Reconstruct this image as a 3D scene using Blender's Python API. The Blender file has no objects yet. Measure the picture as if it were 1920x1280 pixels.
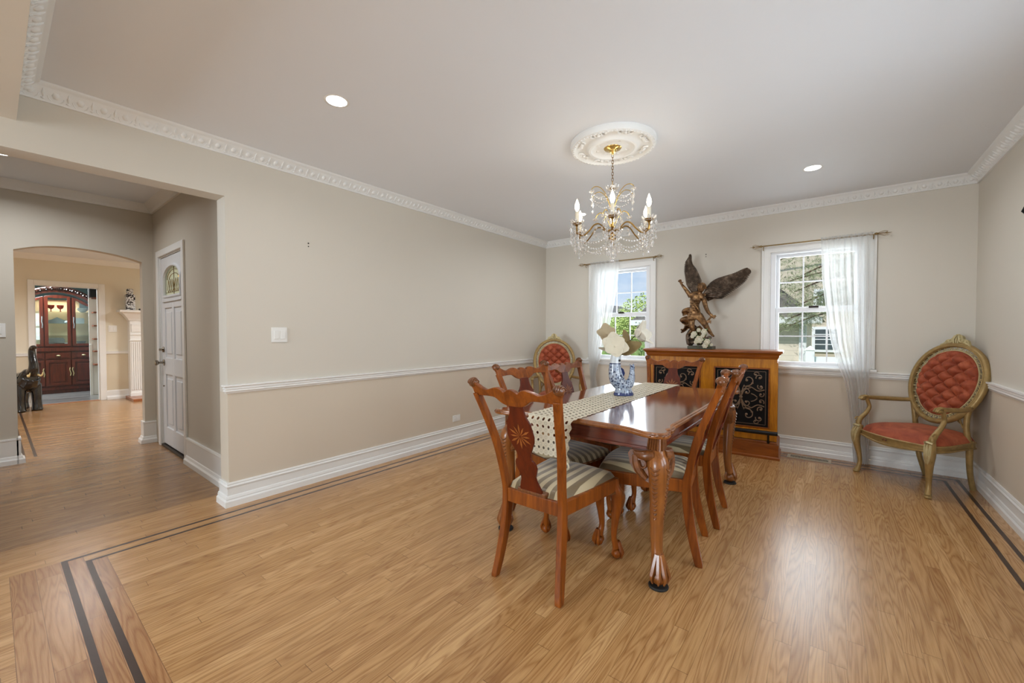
import bpy, bmesh, math, random
from mathutils import Vector, Matrix
R=math.radians; PI=math.pi; sin=math.sin; cos=math.cos
random.seed(7)
SC=bpy.context.scene; COL=SC.collection
# ------------------------------------------------------------------ mesh builder
class MB:
    def __init__(s): s.v=[]; s.f=[]; s.uv=None; s.mi=[]; s.cur=0; s.bc=0
    def add(s,vs,fs,M=None):
        n=len(s.v)
        for p in vs:
            p=Vector(p); s.v.append(tuple(M@p if M else p))
        for q in fs: s.f.append(tuple(i+n for i in q)); s.mi.append(s.cur)
        return s
    def box(s,x0,x1,y0,y1,z0,z1,M=None):
        if x0>x1:x0,x1=x1,x0
        if y0>y1:y0,y1=y1,y0
        if z0>z1:z0,z1=z1,z0
        s.bc+=1; e=(s.bc%11)*3e-5; x0-=e;y0-=e;z0-=e;x1+=e;y1+=e;z1+=e   # keep overlapping boxes from sharing a plane
        v=[(x,y,z) for z in(z0,z1) for y in(y0,y1) for x in(x0,x1)]
        return s.add(v,[(0,2,3,1),(4,5,7,6),(0,1,5,4),(2,6,7,3),(0,4,6,2),(1,3,7,5)],M)
    def tube(s,pts,r,n=8,closed=False,cap=True,sq=1.0,M=None,up=None):
        P=[Vector(p) for p in pts]; m=len(P)
        if not hasattr(r,'__len__'): r=[r]*m
        T=[]
        for i in range(m):
            if closed: t=P[(i+1)%m]-P[i-1]
            else: t=P[min(i+1,m-1)]-P[max(i-1,0)]
            T.append(t.normalized() if t.length>1e-9 else Vector((0,0,1)))
        a=Vector(up) if up else (Vector((0,0,1)) if abs(T[0].z)<.9 else Vector((1,0,0)))
        N=(a-T[0]*a.dot(T[0])).normalized(); vs=[]; fs=[]
        for i in range(m):
            N=(N-T[i]*N.dot(T[i]))
            N=N.normalized() if N.length>1e-6 else T[i].orthogonal().normalized()
            B=T[i].cross(N)
            for k in range(n):
                an=2*PI*k/n; vs.append(P[i]+N*(cos(an)*r[i])+B*(sin(an)*r[i]*sq))
        L=m if closed else m-1
        for i in range(L):
            j=(i+1)%m
            for k in range(n):
                l=(k+1)%n; fs.append((i*n+k,i*n+l,j*n+l,j*n+k))
        if cap and not closed:
            fs.append(tuple(range(n-1,-1,-1))); fs.append(tuple((m-1)*n+k for k in range(n)))
        return s.add(vs,fs,M)
    def lathe(s,prof,n=24,c=(0,0,0),M=None,a0=0,sx=1,sy=1):
        vs=[];fs=[];m=len(prof)
        for r,z in prof:
            for k in range(n):
                a=2*PI*k/n+a0; vs.append((c[0]+r*cos(a)*sx,c[1]+r*sin(a)*sy,c[2]+z))
        for i in range(m-1):
            for k in range(n):
                l=(k+1)%n; fs.append((i*n+k,i*n+l,(i+1)*n+l,(i+1)*n+k))
        if prof[0][0]>1e-4: fs.append(tuple(range(n-1,-1,-1)))
        if prof[-1][0]>1e-4: fs.append(tuple((m-1)*n+k for k in range(n)))
        return s.add(vs,fs,M)
    def ball(s,c,r,n=10,m=6,M=None):
        if not hasattr(r,'__len__'): r=(r,r,r)
        vs=[(c[0],c[1],c[2]-r[2])]
        for i in range(1,m):
            t=-PI/2+PI*i/m
            for k in range(n):
                a=2*PI*k/n; vs.append((c[0]+r[0]*cos(t)*cos(a),c[1]+r[1]*cos(t)*sin(a),c[2]+r[2]*sin(t)))
        vs.append((c[0],c[1],c[2]+r[2])); fs=[]
        for k in range(n):
            l=(k+1)%n; fs.append((0,1+l,1+k))
            for i in range(m-2): fs.append((1+i*n+k,1+i*n+l,1+(i+1)*n+l,1+(i+1)*n+k))
            fs.append((len(vs)-1,1+(m-2)*n+k,1+(m-2)*n+l))
        return s.add(vs,fs,M)
    def gem(s,c,r,h):
        n=5; vs=[(c[0],c[1],c[2]+h),(c[0],c[1],c[2]-h)]
        for k in range(n): a=2*PI*k/n+c[0]*9; vs.append((c[0]+r*cos(a),c[1]+r*sin(a),c[2]-h*.2))
        fs=[]
        for k in range(n):
            l=(k+1)%n; fs+= [(0,2+k,2+l),(1,2+l,2+k)]
        return s.add(vs,fs)
    def prism(s,poly,d0,d1,M=None,ax='y'):
        """poly in (a,b); extruded along the third axis from d0 to d1"""
        n=len(poly); s.bc+=1; e=(s.bc%11)*3e-5; d0,d1=(d0-e,d1+e) if d1>d0 else (d0+e,d1-e)
        def q(a,b,d): return (a,d,b) if ax=='y' else ((a,b,d) if ax=='z' else (d,a,b))
        vs=[q(a,b,d0) for a,b in poly]+[q(a,b,d1) for a,b in poly]
        fs=[tuple(range(n)),tuple(range(2*n-1,n-1,-1))]
        for i in range(n): j=(i+1)%n; fs.append((i,i+n,j+n,j))
        return s.add(vs,fs,M)
    def grid(s,fn,nu,nv,cu=False,cv=False,M=None):
        vs=[];fs=[]
        for j in range(nv if cv else nv+1):
            for i in range(nu if cu else nu+1): vs.append(fn(i/nu,j/nv))
        W=nu if cu else nu+1; H=nv if cv else nv+1
        for j in range(nv):
            for i in range(nu):
                a=j*W+i; b=j*W+(i+1)%W; c=((j+1)%H)*W+(i+1)%W; d=((j+1)%H)*W+i
                fs.append((a,b,c,d))
        return s.add(vs,fs,M)
    def mould(s,path,prof,closed=False,M=None):
        """sweep profile (out,up) along a plan path; 'out' is the left-hand normal, mitred corners"""
        P=[Vector((p[0],p[1])) for p in path]; m=len(P); vs=[];fs=[];k=len(prof)
        for i in range(m):
            d0=(P[i]-P[i-1]).normalized() if (i>0 or closed) else None
            d1=(P[(i+1)%m]-P[i]).normalized() if (i<m-1 or closed) else None
            if d0 is None: d0=d1
            if d1 is None: d1=d0
            n0=Vector((-d0.y,d0.x)); n1=Vector((-d1.y,d1.x)); b=(n0+n1); 
            b=b/ max(1e-6,b.length_squared)*2
            for o,z in prof: vs.append((P[i].x+b.x*o,P[i].y+b.y*o,z))
        L=m if closed else m-1
        for i in range(L):
            j=(i+1)%m
            for q in range(k-1): fs.append((i*k+q,i*k+q+1,j*k+q+1,j*k+q))
            fs.append((i*k+k-1,i*k,j*k,j*k+k-1))
        if not closed: fs.append(tuple(range(k))); fs.append(tuple((m-1)*k+q for q in range(k-1,-1,-1)))
        return s.add(vs,fs,M)
    def build(s,name,mat,parent=None,smooth=False,bevel=0,loc=None,sub=0,solid=0,ang=35,fixn=True,remesh=0):
        me=bpy.data.meshes.new(name); me.from_pydata(s.v,[],s.f)
        mats=mat if isinstance(mat,(list,tuple)) else [mat]
        for m_ in mats: me.materials.append(m_)
        if len(mats)>1: me.polygons.foreach_set('material_index',s.mi)
        if fixn:
            b=bmesh.new(); b.from_mesh(me); bmesh.ops.recalc_face_normals(b,faces=b.faces[:]); b.to_mesh(me); b.free()
        if smooth: me.polygons.foreach_set('use_smooth',[True]*len(me.polygons))
        me.update()
        if smooth and hasattr(me,'set_sharp_from_angle') and not remesh: me.set_sharp_from_angle(angle=R(ang if ang>35 else 50))
        o=bpy.data.objects.new(name,me); COL.objects.link(o)
        if parent: o.parent=parent
        if loc: o.location=loc
        if remesh:
            md=o.modifiers.new('remesh','REMESH'); md.mode='VOXEL'; md.voxel_size=remesh; md.use_smooth_shade=True
            sm=o.modifiers.new('soft','SMOOTH'); sm.iterations=2; sm.factor=.5
        if bevel:
            md=o.modifiers.new('bevel','BEVEL'); md.width=bevel; md.segments=2; md.limit_method='ANGLE'; md.angle_limit=R(40)
        if solid:
            md=o.modifiers.new('solid','SOLIDIFY'); md.thickness=solid; md.offset=0
        if sub:
            md=o.modifiers.new('sub','SUBSURF'); md.levels=sub; md.render_levels=sub
        return o
def tag(o,label=None,cat=None,group=None,kind=None):
    if label: o['label']=label
    if cat: o['category']=cat
    if group: o['group']=group
    if kind: o['kind']=kind
    return o
def thing(name,label,cat,loc=(0,0,0),rz=0,group=None):
    o=bpy.data.objects.new(name,None); o.empty_display_size=.1; COL.objects.link(o)
    o.location=loc; o.rotation_euler=(0,0,rz); return tag(o,label,cat,group)
def sroot(name,loc=(0,0,0)):
    o=bpy.data.objects.new(name,None); COL.objects.link(o); o.location=loc; o['kind']='structure'; return o
def struct(o): o['kind']='structure'; return o
def dup(root,loc=None,rz=None,label=None,group=None,parent=None):
    r=root.copy(); COL.objects.link(r)
    if parent is not None: r.parent=parent
    if loc is not None: r.location=loc
    if rz is not None: r.rotation_euler=(0,0,rz)
    if label: r['label']=label
    if group: r['group']=group
    for c in list(root.children): dup(c,parent=r)
    return r
def spl(pts,n=6,closed=False):
    """Catmull-Rom through points (any dimension) -> list"""
    m=len(pts); out=[]
    L=m if closed else m-1
    for i in range(L):
        g=lambda k: pts[k%m] if closed else pts[max(0,min(m-1,k))]
        a,b,c,d=g(i-1),g(i),g(i+1),g(i+2)
        for j in range(n):
            t=j/n
            out.append(tuple(.5*((2*b[q])+(-a[q]+c[q])*t+(2*a[q]-5*b[q]+4*c[q]-d[q])*t*t+(-a[q]+3*b[q]-3*c[q]+d[q])*t**3) for q in range(len(b))))
    if not closed: out.append(tuple(pts[-1]))
    return out
def st(mb,pts,n=8,k=6,sq=1.0,M=None,up=None):
    """smooth tube through (x,y,z,r) points"""
    q=spl(pts,k); mb.tube([p[:3] for p in q],[max(1e-4,p[3]) for p in q],n,sq=sq,M=M,up=up); return mb
# ------------------------------------------------------------------ materials
def srgb(r,g,b):
    f=lambda c:(c/255/12.92) if c<=10 else ((c/255+.055)/1.055)**2.4
    return (f(r),f(g),f(b),1)
MATS={}
class NT:
    def __init__(s,name):
        s.m=bpy.data.materials.new(name); s.m.use_nodes=True; s.t=s.m.node_tree; s.t.nodes.clear()
        s.out=s.t.nodes.new('ShaderNodeOutputMaterial')
    def n(s,typ,**kw):
        d=s.t.nodes.new('ShaderNode'+typ)
        for k,v in kw.items():
            if k.startswith('i_'):
                k=k[2:]; k=int(k) if k.isdigit() else k.replace('_',' '); d.inputs[k].default_value=v
            else: setattr(d,k,v)
        return d
    def l(s,a,b): s.t.links.new(a,b)
    def math(s,op,a,b=None,c=None):
        d=s.n('Math',operation=op)
        for i,q in enumerate((a,b,c)):
            if q is None: continue
            if isinstance(q,(int,float)): d.inputs[i].default_value=q
            else: s.l(q,d.inputs[i])
        return d.outputs[0]
    def mix(s,f,a,b):
        d=s.n('Mix',data_type='RGBA')
        for i,q in ((0,f),(6,a),(7,b)):
            if isinstance(q,(int,float)): d.inputs[i].default_value=q
            elif isinstance(q,(tuple,list)): d.inputs[i].default_value=q
            else: s.l(q,d.inputs[i])
        return d.outputs[2]
    def ramp(s,f,stops):
        d=s.n('ValToRGB'); e=d.color_ramp.elements
        while len(e)<len(stops): e.new(.5)
        for i,(p,c) in enumerate(stops): e[i].position=p; e[i].color=c
        s.l(f,d.inputs[0]); return d.outputs[0]
    def pri(s,col,rough=.5,metal=0,**kw):
        d=s.n('BsdfPrincipled')
        if isinstance(col,(tuple,list)): d.inputs['Base Color'].default_value=col
        else: s.l(col,d.inputs['Base Color'])
        if isinstance(rough,(int,float)): d.inputs['Roughness'].default_value=rough
        else: s.l(rough,d.inputs['Roughness'])
        d.inputs['Metallic'].default_value=metal
        for k,v in kw.items():
            i=d.inputs[k.replace('_',' ')]
            if isinstance(v,(int,float,tuple,list)): i.default_value=v
            else: s.l(v,i)
        s.l(d.outputs[0],s.out.inputs[0]); return d
    def bump(s,h,strength=.3,dist=.01):
        d=s.n('Bump'); d.inputs['Strength'].default_value=strength; d.inputs['Distance'].default_value=dist
        s.l(h,d.inputs['Height']); return d.outputs[0]
    def coord(s,which='Object',scale=(1,1,1)):
        c=s.n('TexCoord'); m=s.n('Mapping'); m.inputs['Scale'].default_value=scale
        s.l(c.outputs[which],m.inputs[0]); return m.outputs[0]
    def noise(s,vec,scale=5,detail=3,rough=.5,dist=0):
        d=s.n('TexNoise'); d.inputs['Scale'].default_value=scale; d.inputs['Detail'].default_value=detail
        d.inputs['Roughness'].default_value=rough; d.inputs['Distortion'].default_value=dist
        if vec is not None: s.l(vec,d.inputs['Vector'])
        return d.outputs['Fac']
def plain(name,col,rough=.5,metal=0,var=.06,scale=20,bump=0,**kw):
    t=NT(name); v=t.coord('Object'); f=t.noise(v,scale,3)
    c2=tuple(min(1,x*(1+var)) for x in col[:3])+(1,); c1=tuple(x*(1-var) for x in col[:3])+(1,)
    c=t.mix(f,c1,c2)
    if bump: kw['Normal']=t.bump(f,bump,.004)
    t.pri(c,rough,metal,**kw); return t.m
def wood(name,c1,c2,rough=.3,sc=(22,22,1.6),coat=.3,spec=.5,bias=.5):
    t=NT(name); v=t.coord('Object',sc); f=t.noise(v,1.5,5,.6,.6)
    v2=t.coord('Object',tuple(q*4 for q in sc)); g=t.noise(v2,2,3,.6)
    f2=t.math('ADD',t.math('MULTIPLY',f,.75),t.math('MULTIPLY',g,.25))
    c=t.ramp(f2,[(bias-.2,c1),(bias+.2,c2)])
    t.pri(c,rough,0,Coat_Weight=coat,Coat_Roughness=.12,Specular_IOR_Level=spec,Normal=t.bump(g,.08,.002)); return t.m
# ------------------------------------------------------------------ material library
def wall_mat(name,up,lo,split):
    t=NT(name); g=t.n('NewGeometry'); s=t.n('SeparateXYZ'); t.l(g.outputs['Position'],s.inputs[0])
    f=t.math('GREATER_THAN',s.outputs[2],split)
    n=t.noise(g.outputs['Position'],1.3,2); n2=t.noise(g.outputs['Position'],260,2)
    a=t.mix(n,tuple(x*.97 for x in lo[:3])+(1,),tuple(x*1.02 for x in lo[:3])+(1,))
    b=t.mix(n,tuple(x*.98 for x in up[:3])+(1,),tuple(x*1.02 for x in up[:3])+(1,))
    t.pri(t.mix(f,a,b),.6,0,Normal=t.bump(n2,.05,.001)); return t.m
M_wall=wall_mat('beige_wall_paint',srgb(216,209,196),srgb(214,201,182),.81)
M_wallF=wall_mat('foyer_wall_paint',srgb(205,197,182),srgb(205,197,182),-1)
M_wallL=wall_mat('living_wall_paint',srgb(228,220,200),srgb(216,202,176),.84)
M_blue=wall_mat('kitchen_wall_paint',srgb(150,172,172),srgb(150,172,172),-1)
M_ceil=plain('white_ceiling_paint',srgb(234,237,241),.7,var=.015,scale=1.5)
M_trim=plain('white_trim_paint',srgb(238,237,233),.35,var=.02,scale=3)
M_plaster=plain('white_moulding_plaster',srgb(236,236,233),.5,var=.02,scale=3)
M_door=plain('white_door_enamel',srgb(226,228,230),.4,var=.02,scale=3)
M_vinyl=plain('white_window_vinyl',srgb(240,241,243),.35,var=.02,scale=3)
def floor_mat(name,axis,pal,w=.057,L=1.1,rough=.27,seed=0.0):
    t=NT(name); g=t.n('NewGeometry'); s=t.n('SeparateXYZ'); t.l(g.outputs['Position'],s.inputs[0])
    a,b=(s.outputs[0],s.outputs[1]) if axis=='y' else (s.outputs[1],s.outputs[0])   # a across, b along
    u=t.math('DIVIDE',a,w); iu=t.math('FLOOR',t.math('ADD',u,seed)); fu=t.math('FRACT',t.math('ADD',u,seed))
    wn=t.n('TexWhiteNoise',noise_dimensions='1D'); t.l(iu,wn.inputs['W'])
    vb=t.math('ADD',t.math('DIVIDE',b,L),t.math('MULTIPLY',wn.outputs[0],7.3)); iv=t.math('FLOOR',vb); fv=t.math('FRACT',vb)
    cb=t.n('CombineXYZ'); t.l(iu,cb.inputs[0]); t.l(iv,cb.inputs[1])
    w2=t.n('TexWhiteNoise',noise_dimensions='3D'); t.l(cb.outputs[0],w2.inputs[0]); rnd=w2.outputs[0]
    cg=t.n('CombineXYZ')
    t.l(t.math('ADD',t.math('MULTIPLY',a,16),t.math('MULTIPLY',rnd,41)),cg.inputs[0])
    t.l(t.math('ADD',t.math('MULTIPLY',b,1.25),t.math('MULTIPLY',rnd,13)),cg.inputs[1])
    n1=t.noise(cg.outputs[0],.8,2,.4,.3)
    rings=t.math('PINGPONG',t.math('MULTIPLY',n1,30),1.0)           # cathedral grain
    cg2=t.n('CombineXYZ'); t.l(t.math('MULTIPLY',a,330),cg2.inputs[0]); t.l(t.math('MULTIPLY',b,9),cg2.inputs[1])
    n2=t.noise(cg2.outputs[0],1.0,3,.6)
    k=t.ramp(rnd,[(0,pal[0]),(.35,pal[1]),(.7,pal[2]),(1,pal[3])])
    dark=t.math('ADD',t.math('MULTIPLY',t.math('POWER',rings,1.6),.5),t.math('MULTIPLY',t.math('SUBTRACT',n2,.40),.9))
    dk=t.n('Mix',data_type='RGBA',blend_type='MULTIPLY'); t.l(dark,dk.inputs[0]); t.l(k,dk.inputs[6]); dk.inputs[7].default_value=(.42,.27,.15,1); dk.clamp_factor=True
    gap=t.math('MAXIMUM',t.math('LESS_THAN',fu,.022),t.math('LESS_THAN',fv,.0022))
    c=t.mix(t.math('MULTIPLY',gap,.55),dk.outputs[2],srgb(62,38,20))
    t.pri(c,rough,0,Coat_Weight=.3,Coat_Roughness=.24,Normal=t.bump(t.math('SUBTRACT',t.math('MULTIPLY',n2,.35),gap),.12,.002)); return t.m
PAL=[srgb(184,139,88),srgb(204,159,106),srgb(193,148,95),srgb(214,171,118)]
PAL2=[srgb(150,103,60),srgb(172,124,78),srgb(160,112,68),srgb(184,138,90)]
PALB=[srgb(164,118,76),srgb(184,136,90),srgb(173,126,82),srgb(192,146,98)]
PALF=[srgb(150,112,72),srgb(168,129,86),srgb(158,119,78),srgb(176,138,94)]
M_flY=floor_mat('oak_strip_floor','y',PAL)
M_flX=floor_mat('oak_border_floor','x',PALB,w=.085,L=.9,seed=.6)
M_flF=floor_mat('foyer_oak_floor','y',PALF,seed=.3)
M_walnut=plain('walnut_inlay',srgb(56,36,24),.34,var=.25,scale=30,Coat_Weight=.2,Coat_Roughness=.28)
M_kfl=floor_mat('grey_kitchen_floor','y',[srgb(92,92,92),srgb(118,118,118),srgb(106,106,106),srgb(130,130,130)],w=.12)
M_chair=wood('chair_cherry_wood',srgb(96,42,8),srgb(160,86,22),.36,coat=.12,spec=.3)
M_splat=wood('splat_mahogany_veneer',srgb(76,24,6),srgb(110,40,10),.34,coat=.1,spec=.3)
M_inlay=wood('satinwood_inlay',srgb(138,72,24),srgb(170,100,40),.4)
M_carve=wood('carved_dark_wood',srgb(72,38,16),srgb(142,84,38),.32,sc=(60,60,30))
M_ttop=wood('polished_table_veneer',srgb(78,36,20),srgb(140,76,42),.1,sc=(14,1.2,14),coat=.9)
M_tleg=wood('table_walnut_wood',srgb(104,56,20),srgb(166,102,46),.28)
M_apron=wood('table_apron_mahogany',srgb(78,30,16),srgb(126,56,30),.2,sc=(2,2,22))
M_bar=wood('bar_honey_wood',srgb(150,86,12),srgb(214,142,30),.38,sc=(16,16,1.8),coat=.05,spec=.25)
M_bar2=wood('bar_red_moulding',srgb(112,54,10),srgb(164,90,24),.36,sc=(2,16,16),coat=.1,spec=.3)
M_cab=wood('cabinet_mahogany',srgb(44,14,8),srgb(92,34,18),.3)
M_cabd=wood('cabinet_dark_carving',srgb(22,12,10),srgb(62,34,24),.3,sc=(50,50,30))
def stripes():
    t=NT('striped_seat_satin'); c=t.n('TexCoord'); s=t.n('SeparateXYZ'); t.l(c.outputs['Object'],s.inputs[0])
    f=t.math('FRACT',t.math('DIVIDE',t.math('ADD',s.outputs[0],.0132),.052))
    m=t.math('LESS_THAN',f,.5)
    w=t.noise(t.coord('Object',(500,500,500)),1,1)
    c_=t.mix(m,srgb(186,168,132),srgb(112,94,66)); rr=t.math('ADD',t.math('MULTIPLY',m,-.2),.52)
    t.pri(c_,rr,0,Sheen_Weight=.4,Normal=t.bump(w,.15,.0006)); return t.m
M_stripe=stripes()
def velvet():
    t=NT('coral_velvet'); v=t.coord('Object'); f=t.noise(v,7,4,.6,1.2); g=t.noise(v,300,2)
    c=t.ramp(f,[(.3,srgb(118,42,18)),(.52,srgb(156,70,38)),(.75,srgb(184,98,62))])
    t.pri(c,.7,0,Sheen_Weight=.18,Sheen_Roughness=.4,Sheen_Tint=srgb(255,200,160),Normal=t.bump(g,.2,.001)); return t.m
M_velvet=velvet()
M_gold=plain('antique_gold_paint',srgb(158,130,80),.42,.35,var=.45,scale=26)
M_golds=plain('worn_silver_gold',srgb(186,170,126),.45,.3,var=.3,scale=40)
M_brass=plain('polished_brass',srgb(226,196,124),.24,1,var=.1)
M_brassd=plain('aged_brass',srgb(150,116,58),.3,1,var=.25,scale=40)
M_rod=plain('antique_brass_rod',srgb(142,116,70),.38,.5,var=.25,scale=60)
M_black=plain('black_metal',srgb(22,22,24),.3,.4)
M_hinge=plain('dark_bronze_hinge',srgb(50,42,38),.4,.8)
M_nickel=plain('satin_nickel',srgb(150,140,126),.22,1)
M_iron=plain('pewter_scroll_metal',srgb(128,104,82),.5,.2,var=.2,scale=50)
M_panel=plain('black_bar_panel',srgb(14,12,13),.75,var=.2,Specular_IOR_Level=.25)
def patina(name,c1,c2,c3,rough,metal,sc):
    t=NT(name); v=t.coord('Object'); f=t.noise(v,sc,5,.65); g=t.noise(v,sc*3,3)
    t.pri(t.ramp(f,[(.36,c1),(.52,c2),(.66,c3)]),rough,metal,Normal=t.bump(g,.7,.004)); return t.m
M_bronze=patina('bronze_sculpture',srgb(84,60,38),srgb(128,94,60),srgb(184,144,98),.36,.7,22)
M_bronzed=patina('dark_bronze_feathers',srgb(66,54,44),srgb(98,82,68),srgb(142,124,106),.42,.5,20)
M_stone=plain('mossy_stone_base',srgb(92,92,80),.8,var=.3,scale=60,bump=.5)
M_rose=plain('cream_rose_petals',srgb(236,228,204),.7,var=.06,Subsurface_Weight=.1)
M_leafg=plain('green_leaf',srgb(98,122,66),.5,var=.25)
M_petal=plain('cream_magnolia_petal',srgb(212,202,180),.75,var=.07,scale=12)
M_petal2=plain('shaded_magnolia_petal',srgb(172,154,124),.8,var=.1,scale=12)  # darker petal copy, the left bloom's backlit shade put into the colour
M_petal3=plain('lit_magnolia_petal',srgb(232,226,210),.7,var=.05,scale=12)  # lighter petal copy, brighter light on the right bloom put into the colour
M_petald=plain('brown_magnolia_leaf',srgb(128,108,66),.6,var=.22,scale=14)
M_bark=plain('brown_stem',srgb(84,58,40),.8,var=.3)
M_plate=plain('white_plastic_plate',srgb(236,235,230),.35,var=.01)
M_slot=plain('dark_slot',srgb(30,28,26),.7)
M_vent=plain('beige_vent_metal',srgb(190,178,156),.45,.2)
M_candle=plain('ivory_candle_sleeve',srgb(232,222,200),.5)
M_ebony=plain('black_ebony_wood',srgb(16,16,18),.2,var=.3,Coat_Weight=.6)
M_ivory=plain('ivory_tusk',srgb(236,216,160),.4)
M_redglass=plain('ruby_glass',srgb(170,34,24),.12,var=.1,Coat_Weight=.6)
M_silver=plain('silver_tray',srgb(150,160,162),.3,.35,var=.2,scale=60)
M_china=plain('white_china',srgb(220,226,224),.25,var=.04)
M_brown=plain('brown_shelf_edge',srgb(120,66,40),.5)
M_hearth=wood('hearth_wood_edge',srgb(132,74,40),srgb(168,104,62),.35)
def emit(name,col,st_):
    t=NT(name); e=t.n('Emission'); e.inputs[0].default_value=col; e.inputs[1].default_value=st_; t.l(e.outputs[0],t.out.inputs[0]); return t.m
M_led=emit('lit_led_lens',(1,.97,.92,1),9)
M_bulb=emit('lit_candle_bulb',(1,.86,.62,1),9)
def glassy(name,tint=(1,1,1,1),refl=.08,rough=.02,tmix=1):
    t=NT(name); tr=t.n('BsdfTransparent'); tr.inputs[0].default_value=tint
    gl=t.n('BsdfGlossy'); gl.inputs['Roughness'].default_value=rough
    lw=t.n('LayerWeight'); lw.inputs[0].default_value=.35
    f=t.math('ADD',t.math('MULTIPLY',lw.outputs['Fresnel'],.5),refl)
    m=t.n('MixShader'); t.l(f,m.inputs[0]); t.l(tr.outputs[0],m.inputs[1]); t.l(gl.outputs[0],m.inputs[2]); t.l(m.outputs[0],t.out.inputs[0]); return t.m
M_glass=glassy('window_glass',(.97,.98,.98,1),.005)
M_cglass=glassy('cabinet_glass',(.9,.95,.95,1),.03)
def crystal():
    t=NT('cut_crystal'); tr=t.n('BsdfTransparent'); gl=t.n('BsdfGlossy'); gl.inputs['Roughness'].default_value=.15; df=t.n('BsdfDiffuse'); df.inputs[0].default_value=(.95,.93,.9,1); tl=t.n('BsdfTranslucent'); tl.inputs[0].default_value=(.95,.93,.9,1)
    a=t.n('MixShader'); a.inputs[0].default_value=.5; t.l(df.outputs[0],a.inputs[1]); t.l(tl.outputs[0],a.inputs[2])
    b=t.n('MixShader'); b.inputs[0].default_value=.5; t.l(gl.outputs[0],b.inputs[1]); t.l(a.outputs[0],b.inputs[2])
    lw=t.n('LayerWeight'); lw.inputs[0].default_value=.4; f=t.math('ADD',t.math('MULTIPLY',lw.outputs['Facing'],.5),.42)
    c=t.n('MixShader'); t.l(f,c.inputs[0]); t.l(tr.outputs[0],c.inputs[1]); t.l(b.outputs[0],c.inputs[2]); t.l(c.outputs[0],t.out.inputs[0]); return t.m
M_crystal=crystal()
def litglass():
    t=NT('leaded_lite_glass'); a=t.n('BsdfTranslucent'); a.inputs[0].default_value=srgb(245,243,222)
    b=t.n('BsdfDiffuse'); b.inputs[0].default_value=srgb(238,236,210)
    m=t.n('MixShader'); m.inputs[0].default_value=.5; t.l(a.outputs[0],m.inputs[1]); t.l(b.outputs[0],m.inputs[2]); t.l(m.outputs[0],t.out.inputs[0]); return t.m
M_lite=litglass()
def sheer():
    t=NT('sheer_white_voile'); d=t.n('BsdfDiffuse'); d.inputs[0].default_value=(.84,.84,.82,1)
    a=t.n('BsdfTranslucent'); a.inputs[0].default_value=(.8,.79,.77,1); tr=t.n('BsdfTransparent')
    m=t.n('MixShader'); m.inputs[0].default_value=.5; t.l(d.outputs[0],m.inputs[1]); t.l(a.outputs[0],m.inputs[2])
    n=t.noise(t.coord('Object',(900,900,60)),1,1)
    f=t.math('ADD',t.math('MULTIPLY',n,.15),.56)
    m2=t.n('MixShader'); t.l(f,m2.inputs[0]); t.l(tr.outputs[0],m2.inputs[1]); t.l(m.outputs[0],m2.inputs[2]); t.l(m2.outputs[0],t.out.inputs[0]); return t.m
M_sheer=sheer()
def lace():
    t=NT('cream_crochet_lace'); c=t.n('TexCoord'); s=t.n('SeparateXYZ'); t.l(c.outputs['UV'],s.inputs[0])
    P=.04
    def fr(o,off=0): return t.math('SUBTRACT',t.math('FRACT',t.math('ADD',t.math('DIVIDE',o,P),off)),.5)
    x=fr(s.outputs[0]); y=fr(s.outputs[1]); x2=fr(s.outputs[0],.5); y2=fr(s.outputs[1],.5)
    rr=lambda a,b,ka=1,kb=1: t.math('SQRT',t.math('ADD',t.math('POWER',t.math('MULTIPLY',a,ka),2),t.math('POWER',t.math('MULTIPLY',b,kb),2)))
    hole=t.math('LESS_THAN',rr(x2,y2),.2)
    ax=t.math('ABSOLUTE',x); ay=t.math('ABSOLUTE',y)
    r=rr(x,y); an=t.math('ARCTAN2',y,x)
    pet=t.math('GREATER_THAN',t.math('COSINE',t.math('MULTIPLY',an,8)),.55)
    ring=t.math('MULTIPLY',t.math('MULTIPLY',t.math('GREATER_THAN',r,.13),t.math('LESS_THAN',r,.27)),pet)
    h=t.math('MAXIMUM',hole,t.math('MULTIPLY',ring,.55)); al=t.math('SUBTRACT',1,h)
    n=t.noise(t.coord('Object',(700,700,700)),1,2)
    d=t.pri(t.mix(n,srgb(196,184,158),srgb(228,218,196)),.85,0,Normal=t.bump(n,.5,.002)); t.l(al,d.inputs['Alpha']); return t.m
M_lace=lace()
def delft():
    t=NT('blue_white_delft_glaze'); c=t.n('TexCoord'); s=t.n('SeparateXYZ'); t.l(c.outputs['Object'],s.inputs[0])
    v=t.n('TexVoronoi'); v.inputs['Scale'].default_value=62; t.l(c.outputs['Object'],v.inputs[0])
    dots=t.ramp(v.outputs['Distance'],[(.36,(1,1,1,1)),(.44,(0,0,0,1))])
    n=t.noise(t.coord('Object'),28,3); z=s.outputs[2]
    low=t.math('LESS_THAN',z,.235)
    base=t.mix(t.math('MULTIPLY',low,t.math('MULTIPLY',n,1.1)),srgb(216,222,224),srgb(92,118,158))
    f=t.math('MULTIPLY',t.math('MULTIPLY',dots,low),.9)
    c1=t.mix(f,base,srgb(28,38,74))
    band=t.math('COMPARE',z,.238,.004); c2=t.mix(band,c1,srgb(34,46,86))
    foot=t.math('LESS_THAN',z,.022); c3=t.mix(foot,c2,srgb(62,74,120))
    t.pri(c3,.12,0,Coat_Weight=.6); return t.m
M_delft=delft()
def damask():
    t=NT('black_white_damask_glaze'); v=t.coord('Object'); w=t.n('TexVoronoi',feature='SMOOTH_F1'); 
    n=t.noise(v,20,2,.5,1.8); f=t.ramp(n,[(.49,srgb(220,222,222)),(.52,srgb(24,26,36))]); t.pri(f,.2,0,Coat_Weight=.4); return t.m
M_damask=damask()
M_siding=None
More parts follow.
